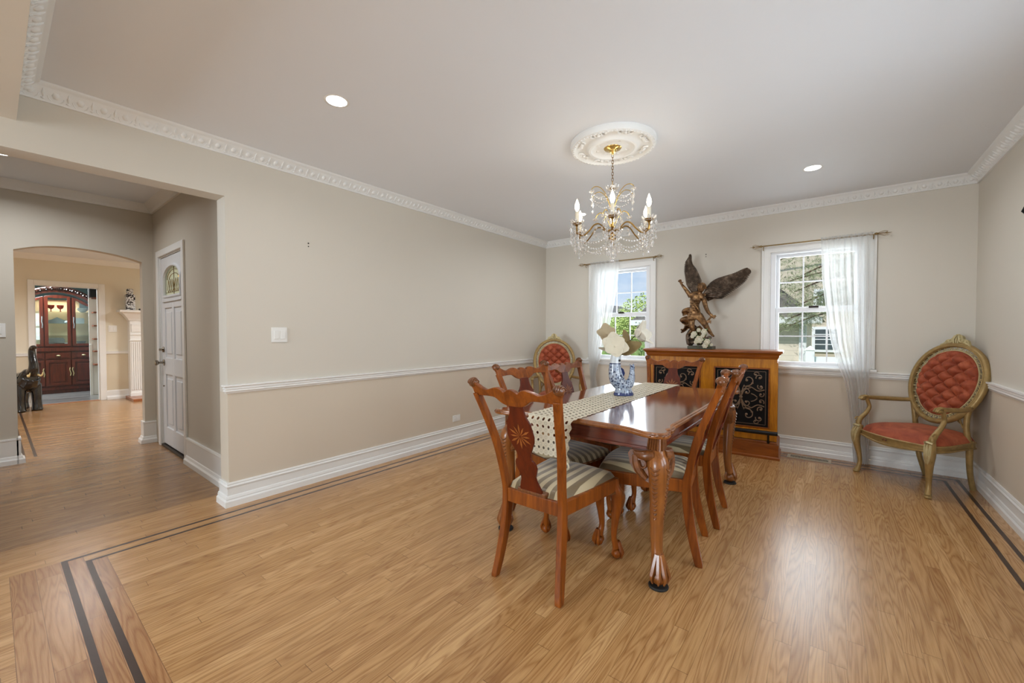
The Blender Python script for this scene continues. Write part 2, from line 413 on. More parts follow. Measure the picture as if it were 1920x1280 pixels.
def siding(name,col,p=.13):
    t=NT(name); g=t.n('NewGeometry'); s=t.n('SeparateXYZ'); t.l(g.outputs['Position'],s.inputs[0])
    f=t.math('FRACT',t.math('DIVIDE',s.outputs[2],p)); k=t.ramp(f,[(0,tuple(c*.6 for c in col[:3])+(1,)),(.1,col),(1,col)])
    t.pri(k,.7); return t.m
M_sidY=siding('cream_vinyl_siding',srgb(224,212,196)); M_sidT=siding('tan_vinyl_siding',srgb(200,188,168),.18)
M_roof=plain('grey_roof_shingles',srgb(120,116,112),.9,var=.3,scale=30)
M_grass=plain('lawn_grass',srgb(112,140,74),.9,var=.3,scale=8)
M_hedge=plain('hedge_leaves',srgb(128,154,86),.7,var=.5,scale=10)
M_bright=plain('sunny_tree_leaves',srgb(178,198,108),.7,var=.4,scale=6)
M_pine=plain('pine_needles',srgb(142,150,112),.8,var=.35,scale=5)
M_white=plain('white_vinyl_fence',srgb(240,242,244),.4,var=.02)
M_dkglass=plain('dark_house_window',srgb(70,84,90),.15,var=.3,scale=3)
M_ext=plain('exterior_wall',srgb(190,184,170),.8)
# ------------------------------------------------------------------ room shell
XL,XR,YB,ZC=-3.38,.94,5.12,2.57
XF,YD,ZF=-6.07,1.145,2.66          # foyer back wall, door wall, foyer ceiling
XV=-10.55                          # living room far wall
WIN=[(-2.20,'w'),(-.152,'w')]      # window centres on the back wall
WH=.38; WZ0,WZ1=.885,2.095         # half opening, heights
def rects(mb,x0,x1,y0,y1,z=0.0,mi=0):
    mb.cur=mi; mb.add([(x0,y0,z),(x1,y0,z),(x1,y1,z),(x0,y1,z)],[(0,1,2,3)])
fl=MB()
Y_,X_,W_,F_,K_=0,1,2,3,4
# dining room floor: field, near border with walnut strips, side strips
sw=.024
def xstrip(y0,y1,x0,x1,mi): rects(fl,x0,x1,y0,y1,0,mi)
xi0,xo0,xo1,xi1=-3.165,-3.256,.835,.747    # strip centres (inner left, outer left, outer right, inner right)
yo0,yi0,yi1,yo1=.222,.305,4.90,4.99
h=sw/2; hL=.0115
# columns outside the field, boards along Y
rects(fl,XL-.3,xo0-hL,.034,YB+.1,0,Y_); rects(fl,xo0-hL,xo0+hL,yo0-h,yo1+h,0,W_); rects(fl,xo0+hL,xi0-hL,yi0-h+.0,yi1+h,0,Y_); rects(fl,xi0-hL,xi0+hL,yi0-h,yi1+h,0,W_)
rects(fl,xo1+h,XR+.1,.034,YB+.1,0,Y_); rects(fl,xo1-h,xo1+h,yo0-h,yo1+h,0,W_); rects(fl,xi1+h,xo1-h,yi0-h,yi1+h,0,Y_); rects(fl,xi1-h,xi1+h,yi0-h,yi1+h,0,W_)
rects(fl,xo0-hL,xo1+h,.034,yo0-h,0,X_); rects(fl,xo0+hL,xo1-h,yo0-h,yo0+h,0,W_); rects(fl,xo0+hL,xo1-h,yo0+h,yi0-h,0,X_); rects(fl,xi0+hL,xi1-h,yi0-h,yi0+h,0,W_); rects(fl,xi0+hL,xi1-h,yi0+h,.376,0,X_)
rects(fl,xo0-hL,xo1+h,yo1+h,YB+.1,0,X_); rects(fl,xo0+hL,xo1-h,yo1-h,yo1+h,0,W_); rects(fl,xo0+hL,xo1-h,yi1+h,yo1-h,0,X_); rects(fl,xi0+hL,xi1-h,yi1-h,yi1+h,0,W_); rects(fl,xi0+hL,xi1-h,yi1-.09,yi1-h,0,X_)
rects(fl,xi0+hL,xi1-h,.376,yi1-.09,0,Y_)
rects(fl,XL-.3,XR+.1,-4.4,.034,0,Y_)                       # space behind the camera
rects(fl,-6.25,XL-.3,-4.4,1.6,0,F_)                        # foyer
# living room with its own pair of strips
for y0,y1,m in ((-4.4,.168,F_),(.168,.190,W_),(.190,.242,F_),(.242,.264,W_),(.264,4.2,F_)): rects(fl,XV-.10,-6.25,y0,y1,0,m)
rects(fl,-14.6,XV-.10,-2.6,4.2,0,K_)
struct(fl.build('floor',[M_flY,M_flX,M_walnut,M_flF,M_kfl],fixn=False))
# walls
struct(MB().box(XL-.16,XL,1.03,YB+.16,0,2.8).box(XL-.16,XL,-.45,1.03,2.20,2.8).box(XL-.16,XL,-4.4,-.45,0,2.8).build('wall_left',M_wall))  # opening's unseen near end narrowed to cut light spilling into the foyer
wb=MB(); xs=[XL-.16]
for c,_ in WIN: xs+=[c-WH,c+WH]
xs.append(XR+.16)
for i in range(0,len(xs),2): wb.box(xs[i],xs[i+1],YB,YB+.16,0,2.8)
for c,_ in WIN: wb.box(c-WH,c+WH,YB,YB+.16,0,WZ0).box(c-WH,c+WH,YB,YB+.16,WZ1,2.8)
struct(wb.build('wall_back',M_wall))
FILL_SWIN=(1.40,2.45)  # unseen side windows, added so light reaches the left wall evenly
wq=MB(); ys_=[-4.4]
for c in FILL_SWIN: ys_+=[c-WH,c+WH]
ys_.append(YB)
for i in range(0,len(ys_),2): wq.box(XR,XR+.16,ys_[i],ys_[i+1],0,2.8)
for c in FILL_SWIN: wq.box(XR,XR+.16,c-WH,c+WH,0,WZ0).box(XR,XR+.16,c-WH,c+WH,WZ1,2.8)
struct(wq.build('wall_right',M_wall))
FILL_RW=[(-3.2,-1.4)]      # unseen big window added behind the camera for soft fill
wr=MB().box(-6.25,FILL_RW[0][0],-4.56,-4.4,0,2.8).box(FILL_RW[0][1],XR+.16,-4.56,-4.4,0,2.8)
for a,b in FILL_RW: wr.box(a,b,-4.56,-4.4,0,.5).box(a,b,-4.56,-4.4,2.2,2.8)
struct(wr.build('wall_rear',M_wall))
struct(MB().box(XL,XR,YB*0+.1-.30,.1,2.35,ZC).build('trim_1',M_wall))             # header beam over the camera
struct(MB().box(XL,XR+.1,-4.4,YB+.1,ZC,ZC+.1).build('ceiling',M_ceil))
struct(MB().box(XF-.1,XL-.16,-4.4,YD+.1,ZF,ZF+.1).build('ceiling_foyer',M_ceil))
# foyer back wall with arched opening
arch=spl([(.14,2.022),(.28,2.072),(.44,2.098),(.62,2.10),(.80,2.082),(.94,2.055),(1.05,2.022)],5)
poly=[(-1.8,0),(.14,0)]+[(a,b) for a,b in arch]+[(1.05,0),(YD+.1,0),(YD+.1,2.8),(-1.8,2.8)]
struct(MB().prism(poly,XF-.12,XF,ax='x').box(XF-.12,XF,-4.4,-1.8,0,2.8).build('wall_foyer_back',M_wallF))
DX0,DX1,DZ=-5.79,-4.92,2.045
struct(MB().box(XF,DX0-.02,YD,YD+.16,0,2.8).box(DX0-.02,DX1+.02,YD,YD+.16,DZ+.02,2.8).box(DX1+.02,XL-.16,YD,YD+.16,0,2.8).build('wall_foyer_right',M_wallF))
struct(MB().box(XL-.30,XL-.16,1.03,YD,2.20,2.8).build('trim_2',M_wallF)) if 0 else None
# living room
KD0,KD1,KDZ=.451,1.216,2.05
struct(MB().box(XV-.12,XV,-4.4,KD0,0,2.8).box(XV-.12,XV,KD0,KD1,KDZ,2.8).box(XV-.12,XV,KD1,4.2,0,2.8).build('wall_living_far',M_wallL))
struct(MB().box(XV,XF-.12,4.2,4.3,0,2.8).box(XV,XF,-4.5,-4.4,0,2.8).box(XF-.12,XF-.02,YD+.1,4.2,0,2.8).build('wall_living_side',M_wallL))
struct(MB().box(XV-.1,XF-.12,-4.4,4.3,2.56,2.66).build('ceiling_living',M_ceil))
struct(MB().box(-14.7,-14.6,-2.6,4.3,0,2.8).box(-14.6,XV-.12,4.2,4.3,0,2.8).box(-14.6,XV-.12,-2.7,-2.6,0,2.8).build('wall_kitchen',M_blue))
struct(MB().box(-14.7,XV-.12,-2.7,4.3,2.6,2.7).build('ceiling_kitchen',M_ceil))
# ------------------------------------------------------------------ mouldings
BASE=[(0,.168),(.010,.168),(.013,.160),(.011,.150),(.020,.143),(.018,.134),(.014,.128),(.014,.078),(.020,.074),(.025,.056),(.023,.050),(.032,.040),(.033,.0),(0,0)]
RAIL=[(0,.868),(.030,.868),(.031,.858),(.020,.850),(.022,.838),(.016,.832),(.020,.822),(.012,.812),(.010,.806),(0,.806)]
CROWN=[(0,2.488),(.013,2.488),(.014,2.500),(.060,2.545),(.064,2.552),(.078,2.556),(.082,2.5695),(0,2.5695)]
def base(name,path,prof=BASE,mat=None,closed=False): return struct(MB().mould(path,prof,closed).build(name,mat or M_trim))
base('baseboard_left',[(XL,YB),(XL,1.03),(XL-.16,1.03)])
base('baseboard_back',[(XR,YB),(XL,YB)]); base('baseboard_right',[(XR,-4.4),(XR,YB)])
base('trim_3',[(XL,YB),(XL,1.03),(XL-.03,1.03)],RAIL); base('trim_4',[(XR,YB),(XL,YB)],RAIL); base('trim_5',[(XR,.1),(XR,YB)],RAIL)
# crown with egg and dart relief
def crown(name,a,b):
    mb=MB().mould([a,b],CROWN); A=Vector(a); d=(Vector(b)-A); L=d.length; d.normalize(); n=Vector((-d.y,d.x)); k=int(L/.092)
    for i in range(k):
        s=(i+.5)*L/k
        for kind in (0,1):
            q=A+d*(s+(kind*.5*L/k)); c=q+n*.036
            rx=.030 if kind==0 else .009
            M=Matrix(((d.x,n.x,0,c.x),(d.y,n.y,0,c.y),(0,0,1,2.523),(0,0,0,1)))@Matrix.Rotation(R(44),4,'X')
            if kind==0:
                mb.ball((0,0,0),(.017,.022,.011),6,4,M)
                mb.tube([(.031*cos(t),.034*sin(t)-.004,.002) for t in [PI*(.02+.96*j/6)+PI for j in range(7)]],.0055,4,M=M)
            else:
                mb.ball((0,.004,0),(.0065,.029,.009),4,4,M); mb.ball((0,-.026,0),(.011,.008,.007),4,3,M)
    return struct(mb.build(name,M_plaster,smooth=True,ang=60))
crown('trim_6',(XL,YB),(XL,.1)); crown('trim_7',(XR,YB),(XL,YB)); crown('trim_8',(XR,.1),(XR,YB)); crown('trim_9',(XL,.1),(XR,.1))
CR2=[(0,2.575),(.02,2.575),(.03,2.60),(.07,2.64),(.085,2.659),(0,2.659)]
base('trim_10',[(XL-.16,YD),(XF,YD),(XF,-2)],CR2)
FB=[(0,.24),(.018,.24),(.02,.225),(.016,.22),(.016,.075),(.022,.07),(.028,.05),(.04,.04),(.042,0),(0,0)]
base('baseboard_foyer_back',[(XF,.14),(XF,-1.6)],FB); base('baseboard_foyer_pier',[(XF,YD),(XF,1.05),(XF-.12,1.05)],FB); base('baseboard_foyer_arch',[(XF-.12,.14),(XF,.14),(XF,.13)],FB)
base('baseboard_foyer_right',[(XL-.16,YD),(DX1+.085,YD)],FB)
LB=[(0,.17),(.012,.17),(.016,.15),(.014,.07),(.03,.04),(.03,0),(0,0)]
base('baseboard_living_right',[(XV,1.62),(XV,1.30)],LB); base('baseboard_living_left',[(XV,.385),(XV,-2)],LB)
LR=[(0,.895),(.03,.895),(.022,.87),(.02,.85),(.01,.84),(0,.84)]
base('trim_11',[(XV,1.64),(XV,1.30)],LR); base('trim_12',[(XV,.385),(XV,-2)],LR)
base('trim_13',[(XV,4),(XV,-2)],[(0,2.465),(.02,2.465),(.07,2.53),(.08,2.559),(0,2.559)])
# door 2: cased doorway to the kitchen
d2=sroot('door_2')
MB().box(XV,XV+.02,KD0-.07,KD0,0,KDZ+.075).box(XV,XV+.02,KD1,KD1+.085,0,KDZ+.075).box(XV,XV+.02,KD0,KD1,KDZ,KDZ+.075).box(XV-.12,XV,KD0,KD0+.012,0,KDZ).box(XV-.12,XV,KD1-.012,KD1,0,KDZ).box(XV-.12,XV,KD0,KD1,KDZ-.012,KDZ).build('casing',M_trim,d2,bevel=.004)
MB().box(XV-.11,XV,KD0,KD1,0,.006).build('threshold',M_hearth,d2)
# ------------------------------------------------------------------ windows
def window(name,cx,loc=None,rz=0):
    r=sroot(name,loc or (cx,YB,0)); r.rotation_euler=(0,0,rz); g0,g1=-.307,.307
    # casing with stepped profile, three sides
    c=MB(); 
    for a,b,t in ((.38,.46,.018),(.44,.46,.028),(.38,.392,.024)):
        for s in(-1,1): c.box(s*a,s*b,-t,0,.895,2.16-(.46-b))
        c.box(-b,b,-t,0,2.16-(.46-a)-.0,2.16-(.46-b))
    c.build('casing',M_trim,r,bevel=.003)
    MB().box(-.475,.475,-.055,.0,.868,.893).box(-.38,.38,0,.05,.868,.893).build('sill',M_trim,r,bevel=.006)
    MB().box(-.38,-.335,0,.13,.893,2.095).box(.335,.38,0,.13,.893,2.095).box(-.38,.38,0,.13,2.06,2.095).box(-.38,.38,0,.14,.885,.905).build('jamb',M_vinyl,r,bevel=.002)
    for nm,z0,z1,y in (('upper_sash',1.475,2.06,.075),('lower_sash',.905,1.50,.035)):
        s=MB(); f=.028
        s.box(-.335,-.335+f,y,y+.035,z0,z1).box(.335-f,.335,y,y+.035,z0,z1).box(-.335,.335,y,y+.035,z0,z0+f+.004).box(-.335,.335,y,y+.035,z1-.05 if nm[0]=='l' else z1-f,z1)
        o=s.build(nm,M_vinyl,r,bevel=.003)
        m=MB(); zb,zt=z0+f,z1-f
        for q in (-.102,.102): m.box(q-.006,q+.006,y+.012,y+.024,zb,zt)
        m.box(g0,g1,y+.012,y+.024,(zb+zt)/2-.006,(zb+zt)/2+.006); m.build('muntin_grid',M_vinyl,o)
        MB().box(g0,g1,y+.016,y+.020,zb,zt).build('glass_pane',M_glass,o)
        if nm[0]=='l': MB().box(-.05,.03,y-.014,y,z1-.008,z1+.012).build('sash_lock',M_hinge,o,bevel=.003)
    return r
window('window_1',-2.20); window('window_2',-.152)
for i,c in enumerate(FILL_SWIN): window('window_%d'%(4+i),0,(XR,c,0),R(-90))  # the added side windows, out of view
for i,(a,b) in enumerate(FILL_RW):  # frame for the added rear window
    r=sroot('window_%d'%(i+3),(0,-4.4,0)); MB().box(a,b,-.1,-.06,.5,.56).box(a,b,-.1,-.06,2.14,2.2).box(a,a+.06,-.1,-.06,.5,2.2).box(b-.06,b,-.1,-.06,.5,2.2).box(a,b,-.1,-.06,1.32,1.38).build('frame',M_vinyl,r)
# ------------------------------------------------------------------ front door
d=sroot('door_1',(DX0,YD,0)); W=DX1-DX0
MB().box(-.08,-.01,-.018,0,0,DZ+.075).box(W+.01,W+.08,-.018,0,0,DZ+.075).box(-.01,W+.01,-.018,0,DZ+.01,DZ+.075).box(-.02,0,0,.1,0,DZ+.02).box(W,W+.02,0,.1,0,DZ+.02).box(0,W,0,.1,DZ,DZ+.02).build('casing',M_trim,d,bevel=.004)
MB().box(0,W,-.01,.14,0,.022).build('threshold',M_hinge,d)
leaf=MB(); y0,y1=.012,.05
ax0,ax1,az0,azs,azt=.12,.75,1.62,1.80,1.935    # arched lite
pans=[(.12,.40,.97,1.50),(.47,.75,.97,1.50),(.12,.40,.22,.79),(.47,.75,.22,.79)]
archp=[(ax0+(ax1-ax0)*(.5-.5*cos(PI*i/14)), azs+(azt-azs)*sin(PI*i/14)) for i in range(15)]
leaf.prism([(0,1.58),(0,2.04),(W,2.04),(W,1.58),(ax1,1.58)]+[(ax1,azs)]+archp[::-1][1:-1]+[(ax0,azs),(ax0,1.58)],y0,y1)
leaf.box(ax0,ax1,y0,y1,1.58,az0)
leaf.box(0,W,y0+.012,y1,.03,1.58)
leaf.box(0,.12,y0,y1,.03,1.58).box(.40,.47,y0,y1,.03,1.58).box(.75,W,y0,y1,.03,1.58)
for a,b in ((.03,.22),(.79,.97),(1.50,1.58)): leaf.box(.12,.40,y0,y1,a,b).box(.47,.75,y0,y1,a,b)
for a,b,c_,e in pans: leaf.box(a+.045,b-.045,y0+.003,y0+.03,c_+.045,e-.045)
leaf.build('door_leaf',M_door,d,bevel=.006)
fr=MB(); fr.tube([(ax0,0,az0)]+[(a,0,b) for a,b in archp]+[(ax1,0,az0)],.016,6,closed=True,M=Matrix.Translation((0,.012,0))); fr.box(ax0-.04,ax1+.04,.0,.012,1.565,1.585)
fr.build('lite_frame',M_door,d,smooth=True)
MB().prism([(ax0,az0)]+archp+[(ax1,az0)],.03,.036).build('lite_glass',M_lite,d)
cm=MB(); cx=(ax0+ax1)/2
for k in range(-3,4):
    x=cx+k*.07; cm.tube([(x-.035,.027,1.70),(x,.027,1.80),(x+.035,.027,1.70),(x,.027,1.66),(x-.035,.027,1.70)],.002,4)
cm.tube([(cx,.027,az0),(cx,.027,azt)],.003,4).tube([(ax0,.027,1.665),(ax1,.027,1.665)],.003,4)
cm.tube([(cx+(a-cx)*.8,.027,azs+(b-azs)*.7) for a,b in archp],.003,4).tube([(cx+(a-cx)*.55,.027,azs+(b-azs)*.4) for a,b in archp],.003,4)
cm.build('leading',M_brassd,d)
for z in (.25,1.03,1.80): MB().tube([(W+.006,-.004,z-.05),(W+.006,-.004,z+.05)],.009,8).box(W-.02,W,.008,.012,z-.05,z+.05).build('hinge',M_hinge,d,smooth=True)
kx=.07
MB().lathe([(.034,0),(.034,.008),(.012,.012),(.011,.045),(.024,.052),(.030,.064),(.026,.078),(0,.082)],16,M=Matrix.Translation((kx,.012,.915))@Matrix.Rotation(R(90),4,'X')).build('door_knob',M_nickel,d,smooth=True)
MB().lathe([(.03,0),(.03,.008),(.022,.016),(.008,.018),(.008,.03)],16,M=Matrix.Translation((kx,.012,1.055))@Matrix.Rotation(R(90),4,'X')).box(kx-.004,kx+.004,-.032,-.012,1.043,1.067).build('deadbolt',M_nickel,d,smooth=True)
MB().ball((kx,.006,.66),.008).build('security_latch',M_nickel,d,smooth=True)
# ------------------------------------------------------------------ small wall and ceiling fixtures
def plate(name,label,cat,loc,ax,w,h,rockers,group=None):
    t=thing(name,label,cat,loc); M=Matrix.Rotation(R(90) if ax=='+x' else 0,4,'Z')
    MB().box(-w/2,w/2,-.007,0,-h/2,h/2,M=M).build('cover_plate',M_plate,t,bevel=.003)
    for q in rockers:
        if rockers is OUT: MB().prism([(q+.014*cos(a),.0+.017*sin(a)) for a in [2*PI*i/12 for i in range(12)]],-.009,-.006,M=M).box(q-.007,q-.005,-.0095,-.006,-.006,.006,M=M).box(q+.004,q+.006,-.0095,-.006,-.006,.006,M=M).build('receptacle',M_plate,t)
        else: MB().box(q-.016,q+.016,-.012,-.005,-.033,.033,M=M).build('rocker',M_plate,t,bevel=.002)
    return t
OUT=(-.022,.022)
# plates on walls whose face looks to +x: rotate so local -y looks to +x
plate('light_switch','white double rocker light switch on the long beige wall right of the wide opening','light switch',(XL+.001,1.378,1.222),'+x',.115,.115,(-.024,.024))
plate('wall_outlet','small white outlet low on the long beige wall above the baseboard','outlet',(XL+.001,3.269,.262),'+x',.115,.072,OUT)
plate('light_switch','white switch plate on the foyer wall at the left edge, left of the arch','light switch',(XF+.001,.045,1.26),'+x',.075,.13,(0,))
plate('light_switch','white switch plate on the far living room wall between doorway and fireplace','light switch',(XV+.001,1.395,1.31),'+x',.115,.12,(-.024,.024))
def anchor(label,loc,ax):
    t=thing('screw_anchor',label,'screw',loc); M=Matrix.Rotation(R(90) if ax=='+x' else 0,4,'Z')
    MB().ball((0,-.003,.012),(.006,.006,.006),6,4,M).ball((0,-.003,-.014),(.005,.004,.005),6,4,M).build('screw_head',M_hinge,t,smooth=True); return t
anchor('tiny dark pair of screws high on the long beige wall',(XL+.001,1.61,1.955),'+x')
anchor('tiny dark pair of screws on the window wall above the winged statue',(-1.17,YB-.001,2.13),'y')
t=thing('wall_sconce','dark iron bracket on the right wall, just cut off by the right edge','wall bracket',(XR,3.79,1.965))
MB().tube([(0,0,.03),(-.05,.02,.035),(-.06,.03,0),(-.03,.02,-.04),(0,0,-.03)],.008,6).box(-.012,0,-.03,.03,-.06,.06).build('scroll_arm',M_black,t,smooth=True)
# vent
t=thing('floor_vent','beige slotted metal floor register beside the baseboard right of the bar','floor vent',(-.175,4.94,0))
MB().box(-.175,.175,-.065,.065,0,.005).build('frame',M_vent,t,bevel=.002)
sl=MB()
for i in range(26): x=-.145+i*.0116; sl.box(x,x+.006,-.035,.035,.004,.0056)
sl.build('louver_slots',M_slot,t)
# recessed lights
def downlight(loc,label,vis=True):
    t=thing('recessed_light',label,'ceiling light',(loc[0],loc[1],loc[2]+.0015),group=None)
    MB().lathe([(.052,-.001),(.068,-.003),(.072,0),(.072,.0)],28).build('trim_ring',M_plate,t,smooth=True)
    MB().lathe([(.0,-.0035),(.054,-.0035),(.055,0)],28).build('lens',M_led,t)
    return t
downlight((-2.265,1.25,ZC),'round lit recessed light, the one alone nearest in the dining ceiling')
downlight((-.15,4.13,ZC),'round lit recessed light in the ceiling right of the chandelier')
downlight((-2.26,4.13,ZC),'round lit recessed light glimpsed just behind the left candles of the chandelier')
downlight((-5.19,.07,ZF),'round lit recessed light in the foyer ceiling at the left edge')
# ceiling medallion
t=tag(thing('ceiling_medallion','round white plaster ceiling medallion around the chandelier canopy','ceiling medallion',(-1.237,2.718,ZC)))
m=MB().lathe([(.292,0),(.294,-.018),(.286,-.040),(.268,-.046),(.255,-.034),(.235,-.026),(.20,-.026),(.178,-.034),(.165,-.050),(.150,-.050),(.140,-.036),(.10,-.030),(.075,-.042),(0,-.042)],56)
for i in range(8):
    a=2*PI*i/8
    for s in (-1,1):
        pts=[]
        for j in range(12): q=j/11*4.2; rr=.03*(1-j/14); pts.append(((.232+rr*cos(q+1.2)-.0)*cos(a+s*(.13+rr*sin(q+1.2)*3.4)),(.232+rr*cos(q+1.2))*sin(a+s*(.13+rr*sin(q+1.2)*3.4)),-.032))
        m.tube(pts,.0075,4)
    m.ball((.225*cos(a),.225*sin(a),-.03),(.018,.018,.014),6,4)
    m.tube([(.085*cos(a),.085*sin(a),-.024),(.112*cos(a+.16),.112*sin(a+.16),-.03),(.13*cos(a),.13*sin(a),-.026)],.008,4)
for i in range(60): a=2*PI*i/60; m.ball((.272*cos(a),.272*sin(a),-.044),(.009,.009,.008),5,3)
m.build('plaster_rosette',M_plaster,t,smooth=True)
# ------------------------------------------------------------------ dining chair (faces local +Y, origin between the rear feet)
def clawfoot(mb,x,y,z0,r,dirv,h):
    """ball gripped by four talons; dirv = outward plan direction"""
    mb.ball((x,y,z0+r),(r,r,r),10,7)
    for k in range(4):
        a=math.atan2(dirv[1],dirv[0])+(k-1.5)*.75
        q=spl([(x+.35*r*cos(a),y+.35*r*sin(a),z0+h,.28*r),(x+.95*r*cos(a),y+.95*r*sin(a),z0+r*1.85,.34*r),(x+1.16*r*cos(a),y+1.16*r*sin(a),z0+r*1.1,.26*r),(x+.95*r*cos(a),y+.95*r*sin(a),z0+r*.35,.12*r)],4)
        mb.tube([p[:3] for p in q],[p[3] for p in q],6)
    for k in (2,):
        a=math.atan2(dirv[1],dirv[0])+PI; mb.tube([(x+.3*r*cos(a),y+.3*r*sin(a),z0+h),(x+r*cos(a),y+r*sin(a),z0+r*1.1),(x+.8*r*cos(a),y+.8*r*sin(a),z0+r*.4)],[.3*r,.3*r,.12*r],6)
def backY(z):   # rake of the back above the seat
    t=max(0,(z-.42)/.6); return .062-.165*t**1.25
SPL=[(.93,.040),(.90,.040),(.872,.046),(.845,.062),(.832,.074),(.826,.068),(.80,.073),(.77,.077),(.74,.072),(.705,.056),(.675,.041),(.655,.037),(.642,.041),(.636,.052),(.62,.060),(.60,.062),(.575,.054),(.55,.044),(.525,.046),(.50,.056),(.478,.064),(.462,.064)]
def zsc(o,mb=None):
    for v in o.data.vertices:
        if v.co.z>.47: v.co.z=.47+(v.co.z-.47)*.953
    return o
def make_chair(label):
    t=thing('dining_chair',label,'chair',group='carved wooden dining chairs with striped seats around the table')
    for s in (-1,1):    # rear leg and post in one sabre curve
        path=[(.190,.000,0,.0),(.178,.030,.12,0),(.168,.058,.27,0),(.166,.068,.41,0),(.170,.055,.50,0),(.190,.018,.68,0),(.212,-.038,.84,0),(.233,-.086,.965,0)]
        q=spl(path,5); mb=MB(); vs=[];fs=[]
        for i,(x,y,z,_) in enumerate(q):
            f=i/(len(q)-1); wy=(.019+.006*sin(PI*min(1,f*1.7)))*(1 if f>.02 else .9); wx=.0155
            for a,b in ((-1,-1),(1,-1),(1,1),(-1,1)): vs.append((s*x+a*wx,y+b*wy,z))
        for i in range(len(q)-1):
            for k in range(4): l=(k+1)%4; fs.append((i*4+k,i*4+l,i*4+4+l,i*4+4+k))
        fs+=[(0,1,2,3),tuple(len(vs)-4+k for k in range(4))]
        zsc(mb.add(vs,fs).build('rear_leg',M_chair,t,bevel=.004))
    # crest rail
    top=spl([(-.252,.985),(-.262,1.003),(-.256,1.022),(-.238,1.028),(-.212,1.014),(-.180,.998),(-.150,.992),(-.115,1.003),(-.082,1.010),(-.055,1.002),(-.040,.990),(-.020,1.002),(0,1.007),(.020,1.002),(.040,.990),(.055,1.002),(.082,1.010),(.115,1.003),(.150,.992),(.180,.998),(.212,1.014),(.238,1.028),(.256,1.022),(.262,1.003),(.252,.985)],3)
    bot=spl([(.246,.950),(.200,.955),(.150,.958),(.105,.955),(.075,.935),(.045,.922),(0,.919),(-.045,.922),(-.075,.935),(-.105,.955),(-.150,.958),(-.200,.955),(-.246,.950)],3)
    pl=top+bot; th=.013
    n=len(pl); vs=[]
    for d in (-th,th):
        for x,z in pl: vs.append((x,backY(z)-.02*(1-(x/.26)**2)+.006+d,z))
    m=len(top); fs=[]
    # strips between top and bottom by matching x
    fs.append(tuple(range(n))); fs.append(tuple(range(2*n-1,n-1,-1)))
    for i in range(n): j=(i+1)%n; fs.append((i,i+n,j+n,j))
    cr=zsc(MB().add(vs,fs).build('crest_rail',M_chair,t,bevel=.004))
    for s in (-1,1):
        ear=MB(); y=backY(1.02)+.004
        for k in range(-2,3): ear.tube([(s*.247+.0085*k,y+.0265*(1-.06*k*k)*sin(q),1.018+.0245*(1-.07*k*k)*cos(q)) for q in [-1.7+.34*j for j in range(11)]],[.002,.004,.0045,.0045,.0045,.0045,.0045,.0045,.0045,.004,.002],5)
        ear.ball((s*.247,y,1.018),(.025,.0255,.0235),12,8)
        zsc(ear.build('carved_ear',M_carve,cr,smooth=True))
    # splat following the rake
    pts=[(z,w) for z,w in SPL]; vs=[];fs=[]
    for z,w in pts:
        y=backY(z)-.014*sin(PI*(z-.46)/.47)-.004
        for d in (-.006,.006):
            for sx in (-1,-.5,0,.5,1): vs.append((sx*w,y+d,z))
    for i in range(len(pts)-1):
        o=i*10
        for d in (0,5):
            for k in range(4): fs.append((o+d+k,o+d+k+1,o+d+k+11,o+d+k+10))
        fs.append((o,o+5,o+15,o+10)); fs.append((o+4,o+9,o+19,o+14))
    e=len(vs)-10; fs+= [(0,1,2,3,4,9,8,7,6,5),(e,e+1,e+2,e+3,e+4,e+9,e+8,e+7,e+6,e+5)]
    sp=zsc(MB().add(vs,fs).build('splat',M_splat,t,bevel=.0015))
    il=MB(); zc=.765
    for side in (-1,1):
        for k in range(12):
            a=2*PI*k/12+PI/12*0; L=.066 if k%2==0 else .056
            def P(rr,da):
                x=rr*sin(a+da); z=zc+rr*cos(a+da)*1.0
                return (x,backY(z)-.014*sin(PI*(z-.46)/.47)-.004+side*.0068,z)
            il.add([P(.004,0),P(L*.66,.125),P(L,0),P(L*.66,-.125)],[(0,1,2,3)])
    zsc(il.build('starburst_inlay',M_inlay,sp,solid=.0008))
    # seat rails
    rl=MB(); z0,z1=.375,.445
    rl.box(-.156,.156,.052,.078,z0,z1)
    fr=spl([(-.225,.535),(-.12,.557),(0,.565),(.12,.557),(.225,.535)],4)
    rl.prism(fr+[(.222,.512),(-.222,.512)],z0,z1,ax='z')
    for s in (-1,1): rl.prism([(s*.152,.07),(s*.176,.07),(s*.240,.530),(s*.214,.530)],z0,z1,ax='z')
    rl.build('seat_frame',M_chair,t,bevel=.004)
    MB().box(-.085,.085,.046,.086,.445,.468).build('splat_shoe',M_carve,t,bevel=.006)
    # upholstered seat
    def seat(u,v):
        a=2*PI*u; k=v
        cx,cy=cos(a),sin(a); m_=max(abs(cx),abs(cy))**.86; cx,cy=cx/m_,cy/m_
        cx=max(-1,min(1,cx)); cy=max(-1,min(1,cy))
        ysq=.305+cy*k*.250; w=.160+(.232-.160)*((ysq-.055)/.5)
        return (cx*k*w,ysq+.012*(1-cx*cx)*max(0,cy)*k,.445+.052*(1-k**5)**.6+ (0 if k<1 else -.008))
    MB().grid(seat,48,12,cu=True).build('seat',M_stripe,t,smooth=True)
